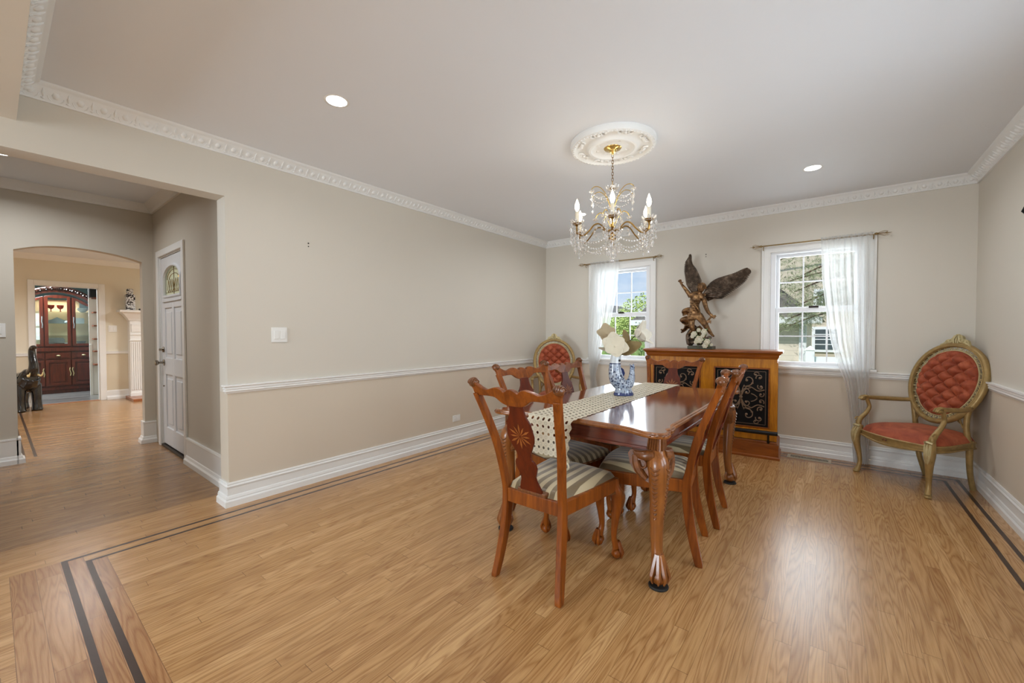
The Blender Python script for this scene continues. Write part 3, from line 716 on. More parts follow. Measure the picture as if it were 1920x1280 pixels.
    # front cabriole legs with claw and ball feet
    for s in (-1,1):
        lg=MB(); x=s*.222; y=.520; dx,dy=s*.62,.78
        f=lambda r,z,q:(x+dx*r,y+dy*r,z,q)
        st(lg,[f(0,.445,.022),f(.002,.40,.026),f(.012,.365,.034),f(.018,.325,.034),f(.012,.26,.026),f(.002,.18,.019),f(-.002,.12,.0155),f(.006,.085,.018),f(.012,.06,.020)],10,5)
        clawfoot(lg,x+dx*.018,y+dy*.018,0,.027,(dx,dy),.095)
        o=lg.build('front_leg',M_chair,t,smooth=True)
        cv=MB()
        for k in (-1,0,1):
            a=math.atan2(dy,dx)+k*.55; 
            st(cv,[(x+.022*cos(a),y+.022*sin(a),.405,.004),(x+dx*.014+.036*cos(a),y+dy*.014+.036*sin(a),.355,.008),(x+dx*.016+.033*cos(a),y+dy*.016+.033*sin(a),.31,.007),(x+dx*.008+.024*cos(a),y+dy*.008+.024*sin(a),.255,.003)],6,4)
        st(cv,[(x-s*.02,y+.012,.375,.012),(x-s*.05,y+.012,.372,.009),(x-s*.075,y+.010,.378,.003)],6,3)
        st(cv,[(x+s*.008,y-.02,.375,.012),(x+s*.002,y-.05,.372,.009),(x,y-.075,.378,.003)],6,3)
        cv.build('knee_carving',M_carve,o,smooth=True)
    return t
D=R
ch=make_chair('striped-seat chair nearest the camera, its starburst back turned to us'); ch.location=(-1.153,1.572,0)
dup(ch,(-.570,2.483,0),D(98.5),'striped-seat chair on the right side of the table, the nearer of the two seen side-on')
dup(ch,(-.575,3.005,0),D(94),'striped-seat chair on the right side of the table, the farther one beside the bar')
dup(ch,(-1.718,2.41,0),D(-101),'striped-seat chair on the left side of the table, next to the nearest chair')
dup(ch,(-1.70,2.965,0),D(-96),'striped-seat chair on the left side of the table, in front of the red armchair')
dup(ch,(-1.175,3.86,0),D(180),'striped-seat chair at the far end of the table, back against the bar')
# ------------------------------------------------------------------ dining table
TC=(-1.135,2.868)
t=thing('dining_table','long polished wooden dining table with carved edge and claw feet','dining table',(TC[0],TC[1],0))
q=[(.497,0),(.497,.69),(.500,.735),(.508,.745),(.514,.77),(.514,.80),(.506,.820),(.512,.840),(.526,.86),(.530,.90),(.520,.93),(.495,.945),(.455,.950),(.405,.940),(.35,.915),(.28,.898),(.18,.892),(0,.890)]
q=[q[0],q[1]]+spl(q[2:],3)
full=q+[(-a,b) for a,b in q[::-1][1:]]+[(-a,-b) for a,b in q[1:]]+[(a,-b) for a,b in q[::-1][1:-1]]
def ringed(levels):
    mb=MB(); n=len(full); vs=[];fs=[]
    nr=[]
    for i in range(n):
        a=Vector(full[i-1]); b=Vector(full[(i+1)%n]); d=(b-a).normalized(); nr.append(Vector((d.y,-d.x)))
    for off,z in levels:
        for i in range(n): vs.append((full[i][0]-nr[i].x*off*-1*-1 if 0 else full[i][0]+nr[i].x*off,full[i][1]+nr[i].y*off,z))
    for l in range(len(levels)-1):
        for i in range(n): j=(i+1)%n; fs.append((l*n+i,l*n+j,(l+1)*n+j,(l+1)*n+i))
    return mb,vs,fs,n
# outline runs clockwise or not: find sign so that positive offset is outward
A=sum(full[i-1][0]*full[i][1]-full[i][0]*full[i-1][1] for i in range(len(full)))
sg=1 if A>0 else -1
mb,vs,fs,n=ringed([(sg*-.010,.7395),(sg*-.010,.744),(0,.7395),(sg*.004,.747),(sg*.002,.753),(sg*-.006,.756),(sg*-.007,.761),(sg*-.016,.765)][1:])
fs.append(tuple(range(n-1,-1,-1))); mb.add(vs,fs); mb.build('carved_edge',M_tleg,t,smooth=True)
mb,vs,fs,n=ringed([(sg*-.016,.758),(sg*-.016,.7652)]); fs.append(tuple(range(n-1,-1,-1))); fs.append(tuple(range(n,2*n))); mb.add(vs,fs).build('tabletop',M_ttop,t,bevel=.0)
ap=MB(); ax,ay=.455,.845
for s in(-1,1):
    ap.box(s*ax,s*(ax-.02),-ay,ay,.655,.744).box(-ax,ax,s*ay,s*(ay-.02),.655,.744)
    ap.box(s*(ax+.007),s*(ax-.02),-ay,ay,.650,.668).box(-ax,ax,s*(ay+.007),s*(ay-.02),.650,.668)
ap.build('apron',M_apron,t,bevel=.003)
for sx in(-1,1):
    for sy in(-1,1):
        cc=MB(); ln=spl([(.510,.745),(.515,.79),(.510,.835),(.524,.875),(.526,.91),(.505,.94),(.46,.948)],3)
        cc.tube([(sx*a,sy*b,.7535) for a,b in ln],.005,5)
        for a,b in ln[::2]: cc.ball((sx*a,sy*b,.7535),(.0095,.0095,.0085),6,4)
        cc.build('edge_carving',M_carve,t,smooth=True)
for sx in(-1,1):
    for sy in(-1,1):
        lg=MB(); x,y=sx*.452,sy*.842; dx,dy=sx*.62,sy*.78
        lg.box(x-.033,x+.033,y-.033,y+.033,.64,.744)
        f=lambda r,z,qq:(x+dx*r,y+dy*r,z,qq)
        st(lg,[f(0,.67,.034),f(.010,.632,.046),f(.028,.59,.052),f(.034,.54,.047),f(.028,.46,.041),f(.020,.36,.036),f(.016,.26,.032),f(.018,.19,.029),f(.024,.15,.029),f(.032,.12,.032),f(.038,.09,.034)],12,5)
        clawfoot(lg,x+dx*.044,y+dy*.044,.012,.040,(dx,dy),.15)
        o=lg.build('leg',M_tleg,t,smooth=True)
        pd=MB().lathe([(.046,0),(.048,.006),(.044,.012)],20,c=(x+dx*.044,y+dy*.044,0)).build('felt_pad',M_slot,o,smooth=True)
        cv=MB()
        for ang,sc in ((0,1),(PI/2,1)):
            pass
        for side in (0,1):
            # wing brackets either side of the knee with scroll
            vx,vy=((-sx,0) if side==0 else (0,-sy)); ox,oy=((0,sy) if side==0 else (sx,0))
            bx,by=x+ox*.034,y+oy*.034
            st(cv,[(bx+vx*.00,by+vy*.00,.640,.028),(bx+vx*.035+ox*.012,by+vy*.035+oy*.012,.634,.027),(bx+vx*.075+ox*.012,by+vy*.075+oy*.012,.636,.018),(bx+vx*.10+ox*.01,by+vy*.10+oy*.01,.650,.004)],8,4)
            pq=[(0,.655),(.095,.652),(.108,.63),(.10,.585),(.075,.545),(.045,.52),(.0,.50)]; k_=len(pq)
            cv.add([(x+ox*d_+vx*(.02+a_),y+oy*d_+vy*(.02+a_),z_) for d_ in (.006,.042) for a_,z_ in pq],[tuple(range(k_)),tuple(range(2*k_-1,k_-1,-1))]+[(i_,i_+k_,(i_+1)%k_+k_,(i_+1)%k_) for i_ in range(k_)])
            pts=[]
            for j in range(16):
                an=j/15*5.2; rr=.036*(1-j/20); pts.append((bx+vx*(.055-.0+rr*cos(an))+ox*.014,by+vy*(.055+rr*cos(an))+oy*.014,.585+rr*sin(an)*1.1,.0115*(1-j/24)))
            st(cv,pts,6,1)
            st(cv,[(bx+vx*.085+ox*.01,by+vy*.085+oy*.01,.63,.018),(bx+vx*.082+ox*.012,by+vy*.082+oy*.012,.59,.021),(bx+vx*.064+ox*.012,by+vy*.064+oy*.012,.55,.020),(bx+vx*.03+ox*.014,by+vy*.03+oy*.014,.52,.012)],7,4)
            for k in range(5): cv.tube([(bx+vx*(.012*(k-2)+.006)+ox*.003,by+vy*(.012*(k-2)+.006)+oy*.003,.665),(bx+vx*(.010*(k-2))+ox*.003,by+vy*(.010*(k-2))+oy*.003,.735)],.0055,5)
            for k in range(12):
                z=.575-.022*k; w=.024-.0014*k
                cx=x+dx*.031*(1-.035*k)+ox*(.0515-.0016*k); cy=y+dy*.031*(1-.035*k)+oy*(.0515-.0016*k)
                cv.tube([(cx+vx*w*q_-ox*.006*q_*q_,cy+vy*w*q_-oy*.006*q_*q_,z+.014*q_*q_) for q_ in (-1,-.6,-.25,0,.25,.6,1)],[.002,.004,.005,.006,.005,.004,.002],5)
        cv.build('knee_carving',M_carve,o,smooth=True)
# ------------------------------------------------------------------ lace runner
t=thing('lace_runner','cream crochet lace runner lying along the table and hanging over its near end','table runner',(-1.245,2.868,.7665))
def runner(u,v):
    w=.155; s=-1.15+v*2.14; x=(u-.5)*2*w; L=.905
    edge=.006*sin(s*2*PI/.055)
    if s< -L:
        d=-s-L; return (x*(1-.25*min(1,d/.3))+ (abs(x)/w)*edge*(1 if x>0 else -1), -L-.055*min(1,d/.05)-.0, .0015-max(0,d-.03))
    if s>L+.02:
        d=s-L-.02; return (x,L+.02+min(d,.045),.0015-max(0,d-.045))
    return (x+(1 if x>0 else -1)*(abs(x)/w)**6*edge*.8,s,.0015+.001*sin(s*40))
mb=MB(); mb.grid(runner,16,220)
o=mb.build('lace_cloth',M_lace,t,smooth=True,fixn=False)
uv=o.data.uv_layers.new(name='UVMap')
for pl in o.data.polygons:
    for li in pl.loop_indices:
        vi=o.data.loops[li].vertex_index; i=vi%17; j=vi//17; uv.data[li].uv=(i/16*.31,j/220*2.14)
tl=MB()
def tail(u,v): return ((.105+.012*sin(v*4))+(u-.5)*.06*(1-v*.55),-.962-.004*v,-.205-.045*v)
tl.grid(tail,4,10)
o=tl.build('lace_tail',M_lace,t,smooth=True,fixn=False)
uv=o.data.uv_layers.new(name='UVMap')
for pl in o.data.polygons:
    for li in pl.loop_indices: vi=o.data.loops[li].vertex_index; uv.data[li].uv=((vi%5)/4*.06,(vi//5)/10*.16)
MB().tube([(.118+.022*cos(a),-.972,-.246+.021*sin(a)) for a in [2*PI*i/18 for i in range(18)]],.0055,6,closed=True).build('picot_loop',M_rose,t,smooth=True)
# ------------------------------------------------------------------ fish vase
VR=R(38)
t=thing('fish_vase','blue and white porcelain vase shaped like an upturned fish on the table runner','vase',(-1.235,2.93,.770),VR)
b=MB()
st(b,[(-.058,0,.305,.036),(-.060,0,.285,.037),(-.063,0,.255,.040),(-.066,0,.22,.044),(-.063,0,.17,.050),(-.052,0,.12,.055),(-.025,0,.085,.052),(.010,0,.072,.045),(.038,0,.085,.038),(.056,0,.115,.028),(.062,0,.150,.022),(.062,0,.185,.018),(.058,0,.205,.012)],16,5,sq=.8)
b.build('fish_body',M_delft,t,smooth=True)
MB().lathe([(0,.0),(.074,0),(.077,.008),(.066,.030),(.058,.050),(.060,.060),(.0,.075)],28,sy=.72).build('foot',M_delft,t,smooth=True)
MB().tube([(-.058+.036*cos(a),.030*sin(a),.309-.006*cos(a)) for a in [2*PI*i/20 for i in range(20)]],.005,6,closed=True).build('mouth_rim',plain('blue_glaze',srgb(40,52,96),.15),t,smooth=True)
fn=MB()
fn.prism([(.048,.19),(.046,.235),(.060,.222),(.074,.238),(.082,.21),(.078,.18),(.060,.17)],-.006,.006)
fn.build('tail_fin',M_delft,t,bevel=.002)
MB().prism([(-.022,.21),(-.002,.195),(.008,.165),(.000,.140),(-.012,.15),(-.018,.175)],-.008,.008).build('side_fin',MATS.setdefault('bg',plain('dark_blue_glaze',srgb(38,50,98),.15)),t,bevel=.003)
e=MB(); e.ball((-.040,-.033,.262),(.008,.004,.009),10,6); e.build('eye',M_slot,t,smooth=True)
# ------------------------------------------------------------------ magnolias in the vase
def petal(mb,base,direc,L,w,cup=.35,up=(0,0,1),roll=0,n=8):
    d=Vector(direc).normalized(); u=Vector(up); side=d.cross(u).normalized(); u=side.cross(d).normalized()
    if roll: M=Matrix.Rotation(roll,3,d); side=M@side; u=M@u
    def f(a,v):
        s=(a-.5)*2; ww=w*(sin(PI*min(1,v*.93+.03)**.75))**.8+.002
        return tuple(Vector(base)+d*(L*v)+side*(s*ww)+u*(cup*L*(v*v*.6)+cup*w*s*s*1.2*sin(PI*v)))
    mb.grid(f,6,n)
def flower(mb,c,ax,L,w,n=6,open_=.9,a0=0):
    ax=Vector(ax).normalized(); o1=ax.orthogonal().normalized(); o2=ax.cross(o1)
    for i in range(n):
        a=2*PI*i/n+a0; out=o1*cos(a)+o2*sin(a); d=out*open_+ax*(1-open_*.55)
        petal(mb,c,d,L*(1+.12*sin(i*2.3)),w,.22,up=ax)
flw=[ # local x (right), y (away), z above table; axis, length, width, open
 ('cream magnolia bloom high on the left of the vase arrangement',(-.122,.02,.452),(-.15,-.85,.45),.085,.042,5,1.1,.3,M_petal2),
 ('large open cream magnolia in the middle of the vase arrangement',(-.085,-.05,.365),(-.1,-.95,.35),.105,.055,6,1.1,.9,M_petal),
 ('pale magnolia bloom reaching right over the vase',(.085,0,.448),(.75,-.45,.30),.135,.055,5,.75,.2,M_petal3)]
for lab,c,ax,L,w,n,op,a0,mt in flw:
    f=thing('magnolia_flower',lab,'artificial flower',(-1.235,2.93,.770),VR,'artificial magnolias in the fish vase')
    bl=MB(); flower(bl,c,ax,L,w,n,op,a0); bl.build('blossom',mt,f,smooth=True,solid=.0015,fixn=False)
    MB().tube([p[:3] for p in spl([(-.058,0,.16),(-.058,0,.29),((c[0]-.058)/2,c[1]/2,(c[2]+.30)/2),tuple(c)],5)],.0035,6).build('stem',M_bark,f,smooth=True)
lv=[('tall brown-backed magnolia leaf standing behind the vase mouth',(.02,-.02,.37),(-.28,.0,.9),.125,.038,.5),
    ('wide green and brown magnolia leaf sweeping right from the vase mouth',(-.035,-.03,.322),(.9,-.2,.36),.165,.055,-.5),
    ('pale magnolia leaf pointing left from the vase mouth',(-.075,0,.325),(-.95,0,.14),.12,.026,.8),
    ('light green magnolia leaf under the right bloom',(.0,.02,.36),(.9,.1,.05),.13,.03,.6)]
for i,(lab,c,d,L,w,rl) in enumerate(lv):
    f=thing('magnolia_leaf',lab,'artificial leaf',(-1.235,2.93,.770),VR,'artificial magnolias in the fish vase')
    bl=MB(); petal(bl,c,d,L,w,.2,up=(0,-1,.2),roll=rl,n=12); bl.build('blade',[M_petald,M_petald,M_petal,M_leafg][i],f,smooth=True,solid=.0015,fixn=False)
    MB().tube([(-.058,0,.20),(-.058,0,.29),tuple(c)],.003,6).build('leaf_stalk',M_bark,f,smooth=True)
# ------------------------------------------------------------------ bar cabinet
t=thing('bar_cabinet','honey wooden bar with black scrollwork front panels and black foot rail','bar cabinet',(-1.05,4.70,0),R(3.6))
bw=.625; dp=.36   # half width, depth; front at y=0
b=MB(); b.box(-bw,bw,.02,dp,.17,1.0); b.build('carcass',M_bar,t,bevel=.004)
f=MB()
for x0,x1 in ((-bw-.006,-.565),(-.065,.065),(.565,bw+.006)): f.box(x0,x1,-.002,.03,.20,.945)
f.box(-bw,bw,-.002,.03,.885,.985).box(-bw,bw,-.002,.03,.20,.285); f.build('front_frame',M_bar,t,bevel=.004)
m=MB().mould([(-bw-.0,dp),(-bw,0),(bw,0),(bw,dp)][::-1],[(0,.975),(.004,.975),(.010,.990),(.014,1.0),(.016,1.012),(.030,1.026),(.034,1.034),(0,1.034)]); m.build('cornice_moulding',M_bar2,t)
MB().box(-bw-.045,bw+.045,-.045,dp+.02,1.034,1.058).build('bar_top',M_bar2,t,bevel=.006)
MB().box(-bw-.02,bw+.02,-.06,dp+.01,.012,.135).mould([(bw+.02,dp),(bw+.02,-.06),(-bw-.02,-.06),(-bw-.02,dp)],[(0,.0),(.012,.0),(.012,.02),(.0,.03)]).mould([(bw+.02,dp),(bw+.02,-.06),(-bw-.02,-.06),(-bw-.02,dp)],[(-.02,.135),(.002,.135),(.0,.145),(-.015,.16),(-.02,.17)]).build('plinth',M_bar2,t)
MB().box(-bw-.004,bw+.004,-.025,.02,.17,.275).build('lower_rail',M_bar,t,bevel=.004)
def scroll(mb,cx,cz,r,a0,turn,sgn,rad=.004,y=-.003,n=16,k=.85):
    pts=[]
    for j in range(n):
        q=j/(n-1); rr=r*(1-k*q); a=a0+sgn*turn*q; pts.append((cx+rr*cos(a),y,cz+rr*sin(a)))
    mb.tube(pts,[rad*(1-.35*j/n) for j in range(n)],5); mb.ball((cx+r*(1-k)*cos(a0+sgn*turn),y,cz+r*(1-k)*sin(a0+sgn*turn)),(rad*2.2,rad,rad*2.2),6,4)
for cx in (-.315,.315):
    p=MB().box(cx-.25,cx+.25,.006,.016,.285,.885).build('black_panel',M_panel,t)
    fr=MB()
    for a,c_ in ((cx-.25,cx-.238),(cx+.238,cx+.25)): fr.box(a,c_,-.010,.012,.285,.885)
    fr.box(cx-.25,cx+.25,-.010,.012,.285,.297).box(cx-.25,cx+.25,-.010,.012,.873,.885)
    fr.build('panel_moulding',M_bar2,p,bevel=.003)
    g=MB(); cz=.585
    for a in (cx-.215,cx+.215): g.box(a-.0015,a+.0015,.0,.006,.32,.85)
    for z in (.32,.85): g.box(cx-.215,cx+.215,.0,.006,z-.0015,z+.0015)
    g.ball((cx,-.002,cz),(.017,.006,.017),10,5)
    for sx in (-1,1):
        for sz in (-1,1):
            S=lambda x,z,r,a,tn,s_,rd=.0058: scroll(g,cx+sx*x,cz+sz*z,r,a if sx>0 else PI-a,tn,(s_ if sx>0 else -s_),rd) if sz>0 else scroll(g,cx+sx*x,cz+sz*z,r,-(a if sx>0 else PI-a),tn,-(s_ if sx>0 else -s_),rd)
            S(.052,.052,.046,PI*1.0,5.4,-1)
            S(.060,.175,.062,-PI*.55,5.2,1); S(.165,.205,.036,PI*1.1,5.0,-1); S(.175,.11,.032,PI*.8,5.0,1); S(.175,.035,.030,PI*.2,4.6,-1,.0048); S(.13,.235,.03,PI*.1,4.2,1,.0048)
            for q_ in range(3):
                e=[(cx+sx*.006,-.003,cz+sz*.018),(cx+sx*(.012+.012*q_),-.003,cz+sz*(.075)),(cx+sx*(.03+.028*q_),-.003,cz+sz*(.125-.014*q_))]
                g.tube([p_[:3] for p_ in spl(e,4)],[.0058-.0003*i for i in range(9)],5)
            g.tube(spl([(cx+sx*.02,-.003,cz+sz*.11),(cx+sx*.09,-.003,cz+sz*.105),(cx+sx*.15,-.003,cz+sz*.07),(cx+sx*.205,-.003,cz+sz*.085)],4),.005,5)
            g.tube(spl([(cx+sx*.09,-.003,cz+sz*.04),(cx+sx*.12,-.003,cz+sz*.028),(cx+sx*.145,-.003,cz+sz*.005)],4),.005,5)
            g.ball((cx+sx*.10,-.002,cz+sz*.145),(.012,.004,.008),6,4)
    g.build('scrollwork',M_iron,p,smooth=True)
MB().tube([(-bw-.01,-.085,.262),(bw+.012,-.085,.262)],.020,16).build('foot_rail',M_black,t,smooth=True)
for x in (-.56,.0,.56): MB().tube([(x,-.085,.245),(x,-.07,.19),(x,-.045,.16),(x,-.035,.13)],[.010,.010,.012,.014],8).build('rail_bracket',M_black,t,smooth=True)
# ------------------------------------------------------------------ winged statue
SX,SY,SZ=-1.205,4.86,1.058
t=thing('angel_statue','bronze winged angel statue with spread wings standing on the bar','statue',(SX,SY,SZ),0)
def S(cx,cy,y=0,r=0): # figure sheet -> local metres
    return ((cx-665)*.00100,y,(1137-cy)*.00110,r)
bm=MB()
H=lambda *p: bm.tube([q[:3] for q in spl(p,4)],[q[3] for q in spl(p,4)],10)
H(S(655,800,0,.052),S(650,760,0,.058),S(645,700,0,.050),S(652,650,0,.058),S(668,610,0,.062),S(690,580,0,.040),S(697,560,0,.024))   # torso
H(S(605,600,.0,.034),S(665,592,0,.046),S(740,625,.0,.036))                      # shoulders
bm.ball(S(716,527,-.02)[:3],(.036,.042,.048),14,10)                              # head
bm.ball(S(716,515,.0)[:3],(.042,.044,.045),12,8)
bm.tube([S(716,530,-.058)[:3],S(717,540,-.066)[:3],S(718,545,-.058)[:3]],[.004,.008,.006],6)   # nose
for dx in (-1,1): bm.ball((S(716,530)[0]+dx*.014,-.056,S(716,530)[2]+.004),(.006,.004,.004),6,4)
bm.tube([S(708,556,-.052)[:3],S(717,558,-.056)[:3],S(726,556,-.052)[:3]],.004,6)
for k in range(9):
    a=-.3+k*.42; bm.ball((S(716,515)[0]+.040*cos(a),.004+.012*sin(k*3),S(716,515)[2]+.040*sin(a)),(.014,.016,.013),7,5)
H(S(606,605,0,.028),S(575,560,-.01,.023),S(545,520,-.015,.019),S(520,490,-.015,.015),S(508,472,-.015,.012))      # raised arm
H(S(740,630,0,.028),S(765,710,-.02,.023),S(790,760,-.035,.020),S(815,790,-.045,.016),S(832,806,-.05,.012))      # lowered arm
def hand(c,dirs,th,r=.0065):
    bm.ball(c,(.016,.010,.018),8,6)
    for i,(d,L) in enumerate(dirs):
        d=Vector(d).normalized(); o=Vector(c)+d*.010; bm.tube([o,o+d*L*.5,o+d*L*.85+Vector((0,-.006,0)),o+d*L+Vector((0,-.012,0))],[r,r*.95,r*.85,r*.6],6)
    d=Vector(th).normalized(); o=Vector(c); bm.tube([o,o+d*.018,o+d*.03+Vector((0,-.006,0))],[r*1.1,r,r*.7],6)
hand(S(503,462,-.015)[:3],[((-.8,0,.6),.030),((-.55,0,.8),.034),((-.25,0,1),.034),((.05,0,1),.030)],(.9,0,.3))
hand(S(838,812,-.05)[:3],[((.9,0,.25),.030),((.9,0,-.05),.034),((.75,0,-.4),.032),((.5,0,-.7),.028)],(.1,-.2,1))
H(S(625,800,0,.046),S(618,860,-.01,.036),S(625,910,-.015,.028),S(628,960,.0,.022),S(620,1005,.01,.016))     # left leg
H(S(690,800,-.01,.046),S(735,850,-.035,.038),S(770,895,-.05,.031),S(800,945,-.04,.024),S(828,985,-.03,.016))   # right leg
bm.tube([S(620,1005,.01)[:3],S(625,1025,-.02)[:3],S(628,1035,-.045)[:3]],[.017,.015,.010],8)
bm.tube([S(828,985,-.03)[:3],S(845,1000,-.045)[:3],S(860,1010,-.055)[:3]],[.016,.014,.009],8)
# skirt plates, belt and cuirass folds
for k in range(9):
    x=600+k*14; bm.tube([S(x,770,-.040+.002*abs(k-4))[:3],S(x-4+k,800,-.052)[:3],S(x-10+k*2.5,845,-.050)[:3]],[.010,.012,.006],6)
for k in range(5): bm.tube([S(600+k*6,640+k*26,-.040)[:3],S(655,655+k*24,-.066)[:3],S(715-k*6,640+k*26,-.040)[:3]],.005,6)
bm.tube([S(610,610,-.045)[:3],S(665,690,-.066)[:3],S(712,760,-.050)[:3]],[.009,.010,.009],6)
bm.build('figure',M_bronze,t,smooth=True,remesh=.0042)
def wing(root,dirs,parent,name):
    w=MB()
    for row,(n,L0,w0,y) in enumerate(dirs):
        for i in range(n):
            f_=i/(n-1); yield_=None
    return w
def feather(mb,b,d,L,w,y,nrm=(0,-1,0)):
    d=Vector(d).normalized(); s=Vector((d.z,0,-d.x))
    def f(a,v):
        q=(a-.5)*2; ww=w*(1-(max(0,v-.55)/.45)**2*.85)*(.6+.4*min(1,v*4))
        p=Vector(b)+d*(L*v)+s*(q*ww); p.y+=y-.006*(1-q*q)+.01*v*v+.009*q; return tuple(p)
    mb.grid(f,4,6)
    mb.tube([Vector(b)+Vector((0,y-.008,0)),Vector(b)+d*L*.95+Vector((0,y+.002,0))],[.0025,.001],4)
def lerp(a,b,t_): return a+(b-a)*t_
for nm,lead,tips,seed in (('left_wing',[(655,600),(690,470),(680,420),(640,330),(600,270),(588,200),(585,168)],[(600,590),(560,520),(540,450),(525,380),(517,310),(530,230),(578,180)],1),
                     ('right_wing',[(735,590),(790,500),(850,455),(930,430),(1020,410),(1100,380),(1150,362)],[(770,668),(850,650),(930,620),(1010,570),(1080,520),(1140,470),(1182,398)],2)):
    w=MB(); le=spl(lead,5); tp=spl(tips,5); N=len(le)
    for row,(fa,fb,ww,yy) in enumerate(((.30,1.03,.013,.010),(.12,.74,.013,.022),(.0,.48,.011,.034),(-.04,.26,.010,.044))):
        step=1
        for i in range(0,N,step):
            a=le[i]; b_=tp[i]; 
            p0=(lerp(a[0],b_[0],fa*.6),lerp(a[1],b_[1],fa*.6)); j=min(N-1,i+(9,7,5,4)[row]); c_=tp[j]; a2=le[j]
            p1=(lerp(a2[0],c_[0],fb),lerp(a2[1],c_[1],fb))
            A=Vector(S(*p0)[:3]); B=Vector(S(*p1)[:3]); d_=B-A; L=d_.length
            if L>.008: feather(w,A,d_,L,ww,.065-yy,)
    wl=[S(x,y,.040,.016*(1-.6*i/(N-1))) for i,(x,y) in enumerate(le)]
    w.tube([q[:3] for q in wl],[q[3] for q in wl],8)
    # membrane behind the feathers
    vs=[];fs=[]
    for i in range(N):
        a=S(*le[i],.060)[:3]; b_=S(lerp(le[i][0],tp[i][0],.86),lerp(le[i][1],tp[i][1],.86),.068)[:3]; vs+=[a,b_]
    for i in range(N-1): fs.append((2*i,2*i+1,2*i+3,2*i+2))
    w.add(vs,fs)
    w.build(nm,M_bronzed,t,smooth=True,solid=.004,fixn=False)
rb=MB()
def sheet(pts0,pts1,y0,y1,amp,k,n=26):
    a=spl(pts0,8); b_=spl(pts1,8); m=min(len(a),len(b_))
    def f(u,v):
        i=min(m-1,int(round(v*(m-1)))); x=lerp(a[i][0],b_[i][0],u); z=lerp(a[i][1],b_[i][1],u)
        q=S(x,z); return (q[0],lerp(y0,y1,v)+amp*sin(u*PI*k+v*3),q[2])
    rb.grid(f,12,m-1)
sheet([(600,715),(540,720),(505,745),(520,775)],[(600,800),(560,790),(530,800),(515,790)],0,.02,.016,3)
sheet([(600,800),(530,808),(485,835),(500,860)],[(605,880),(570,900),(530,885),(505,865)],-.02,.02,.018,3)
sheet([(600,870),(545,880),(520,930),(495,935)],[(620,960),(590,930),(545,960),(500,975)],.0,.03,.02,3)
sheet([(600,930),(570,960),(545,1000),(570,1040)],[(660,980),(640,1010),(610,1050),(600,1100)],.02,.03,.022,4)
sheet([(690,900),(720,930),(740,980),(760,1020)],[(640,930),(650,990),(640,1040),(650,1090)],.03,.03,.02,3)
rb.build('flowing_robe',M_bronze,t,smooth=True,solid=.007,fixn=False)
rk=MB()
for k in range(26):
    x=random.uniform(585,800); z=random.uniform(1015,1095); rk.ball((S(x,0)[0],random.uniform(-.02,.05),S(0,z)[2]),(random.uniform(.018,.034),.03,random.uniform(.014,.03)),7,5)
st(rk,[S(585,1090,0,.02),S(570,1020,.02,.022),S(590,960,.03,.02),S(650,900,.04,.016)],8,4)
rk.build('rocky_mount',M_bronzed,t,smooth=True)
MB().box(S(588,0)[0],S(850,0)[0],-.062,.075,0,.034).build('stone_base',M_stone,t,bevel=.004)
MB().tube([S(748,590,-.03)[:3],S(765,600,-.04)[:3]],.01,6).build('sash_knot',M_bronze,t,smooth=True)
# chain held by the lowered hand
cn=MB(); 
for k in range(5): cn.ball((S(822-k*10,826+k*11)[0],-.05,S(0,826+k*11)[2]),(.010,.007,.012),6,4)
cn.prism([(S(765,0)[0],S(0,868)[2]),(S(800,0)[0],S(0,850)[2]),(S(830,0)[0],S(0,852)[2]),(S(826,0)[0],S(0,886)[2]),(S(808,0)[0],S(0,872)[2]),(S(800,0)[0],S(0,884)[2]),(S(788,0)[0],S(0,870)[2])],-.056,-.044)
cn.build('hanging_chain_end',M_bronze,t,smooth=True)
# white roses leaning on the base
for i,(cx,cy,r,y) in enumerate([(728,1040,.034,-.115),(808,1062,.026,-.115),(788,1098,.024,-.125),(770,965,.026,-.09),(712,948,.017,-.08),(668,985,.024,-.09),(650,1010,.017,-.09),(690,1066,.017,-.11),(760,1003,.016,-.10),(845,1090,.013,-.10)]):
    lab=['largest cream rose in the middle of the cluster below the statue','cream rose at the right edge of the cluster below the statue','lowest cream rose of the cluster below the statue, on the bar edge','cream rose highest on the right of the cluster below the statue','small greenish-white rosebud at the top of the cluster','cream rose on the left of the cluster below the statue','small pale rosebud left of the cluster by the stone base','small pale rosebud just left of the largest rose','small greenish bud between the largest rose and the top rose','tiny white bud at the far right of the rose cluster'][i]
    r*=1.12; f=thing('rose_bloom',lab,'artificial rose',(SX,SY,SZ),0,'cream roses clustered at the statue base')
    c=Vector(S(cx,cy,y)[:3]); m=MB(); m.ball(c,(r*.62,r*.6,r*.62),8,6)
    for ly,(k,rr,sp) in enumerate(((5,.7,.55),(6,.95,.95),(6,1.1,1.3))):
        for j in range(k):
            a=2*PI*j/k+ly*.5; d=Vector((cos(a)*sp,-1+.35*ly,sin(a)*sp)); petal(m,c+Vector((cos(a)*r*.15,r*.2,sin(a)*r*.15)),d,r*rr,r*.55,.5,up=(0,-1,0) if ly else (-cos(a),0,-sin(a)),n=4)
    m.build('petals',M_rose,f,smooth=True,solid=.001,fixn=False)
    MB().tube([c+Vector((0,r*.4,0)),c+Vector((.005,r*.7,-r*.5)),Vector((c.x*.6+.08*.4,-.085,.01 if c.z<.1 else c.z-.07))],.0022,5).build('stem',M_leafg,f)
    if i<6:
        lf=MB()
        for j in range(3): a=j*2.1+i; petal(lf,c+Vector((0,r*.5,0)),(cos(a),.1,sin(a)),r*1.55,r*.35,.1,up=(0,-1,0),n=4)
        lf.build('leaf',M_leafg,f,smooth=True,solid=.0008,fixn=False)
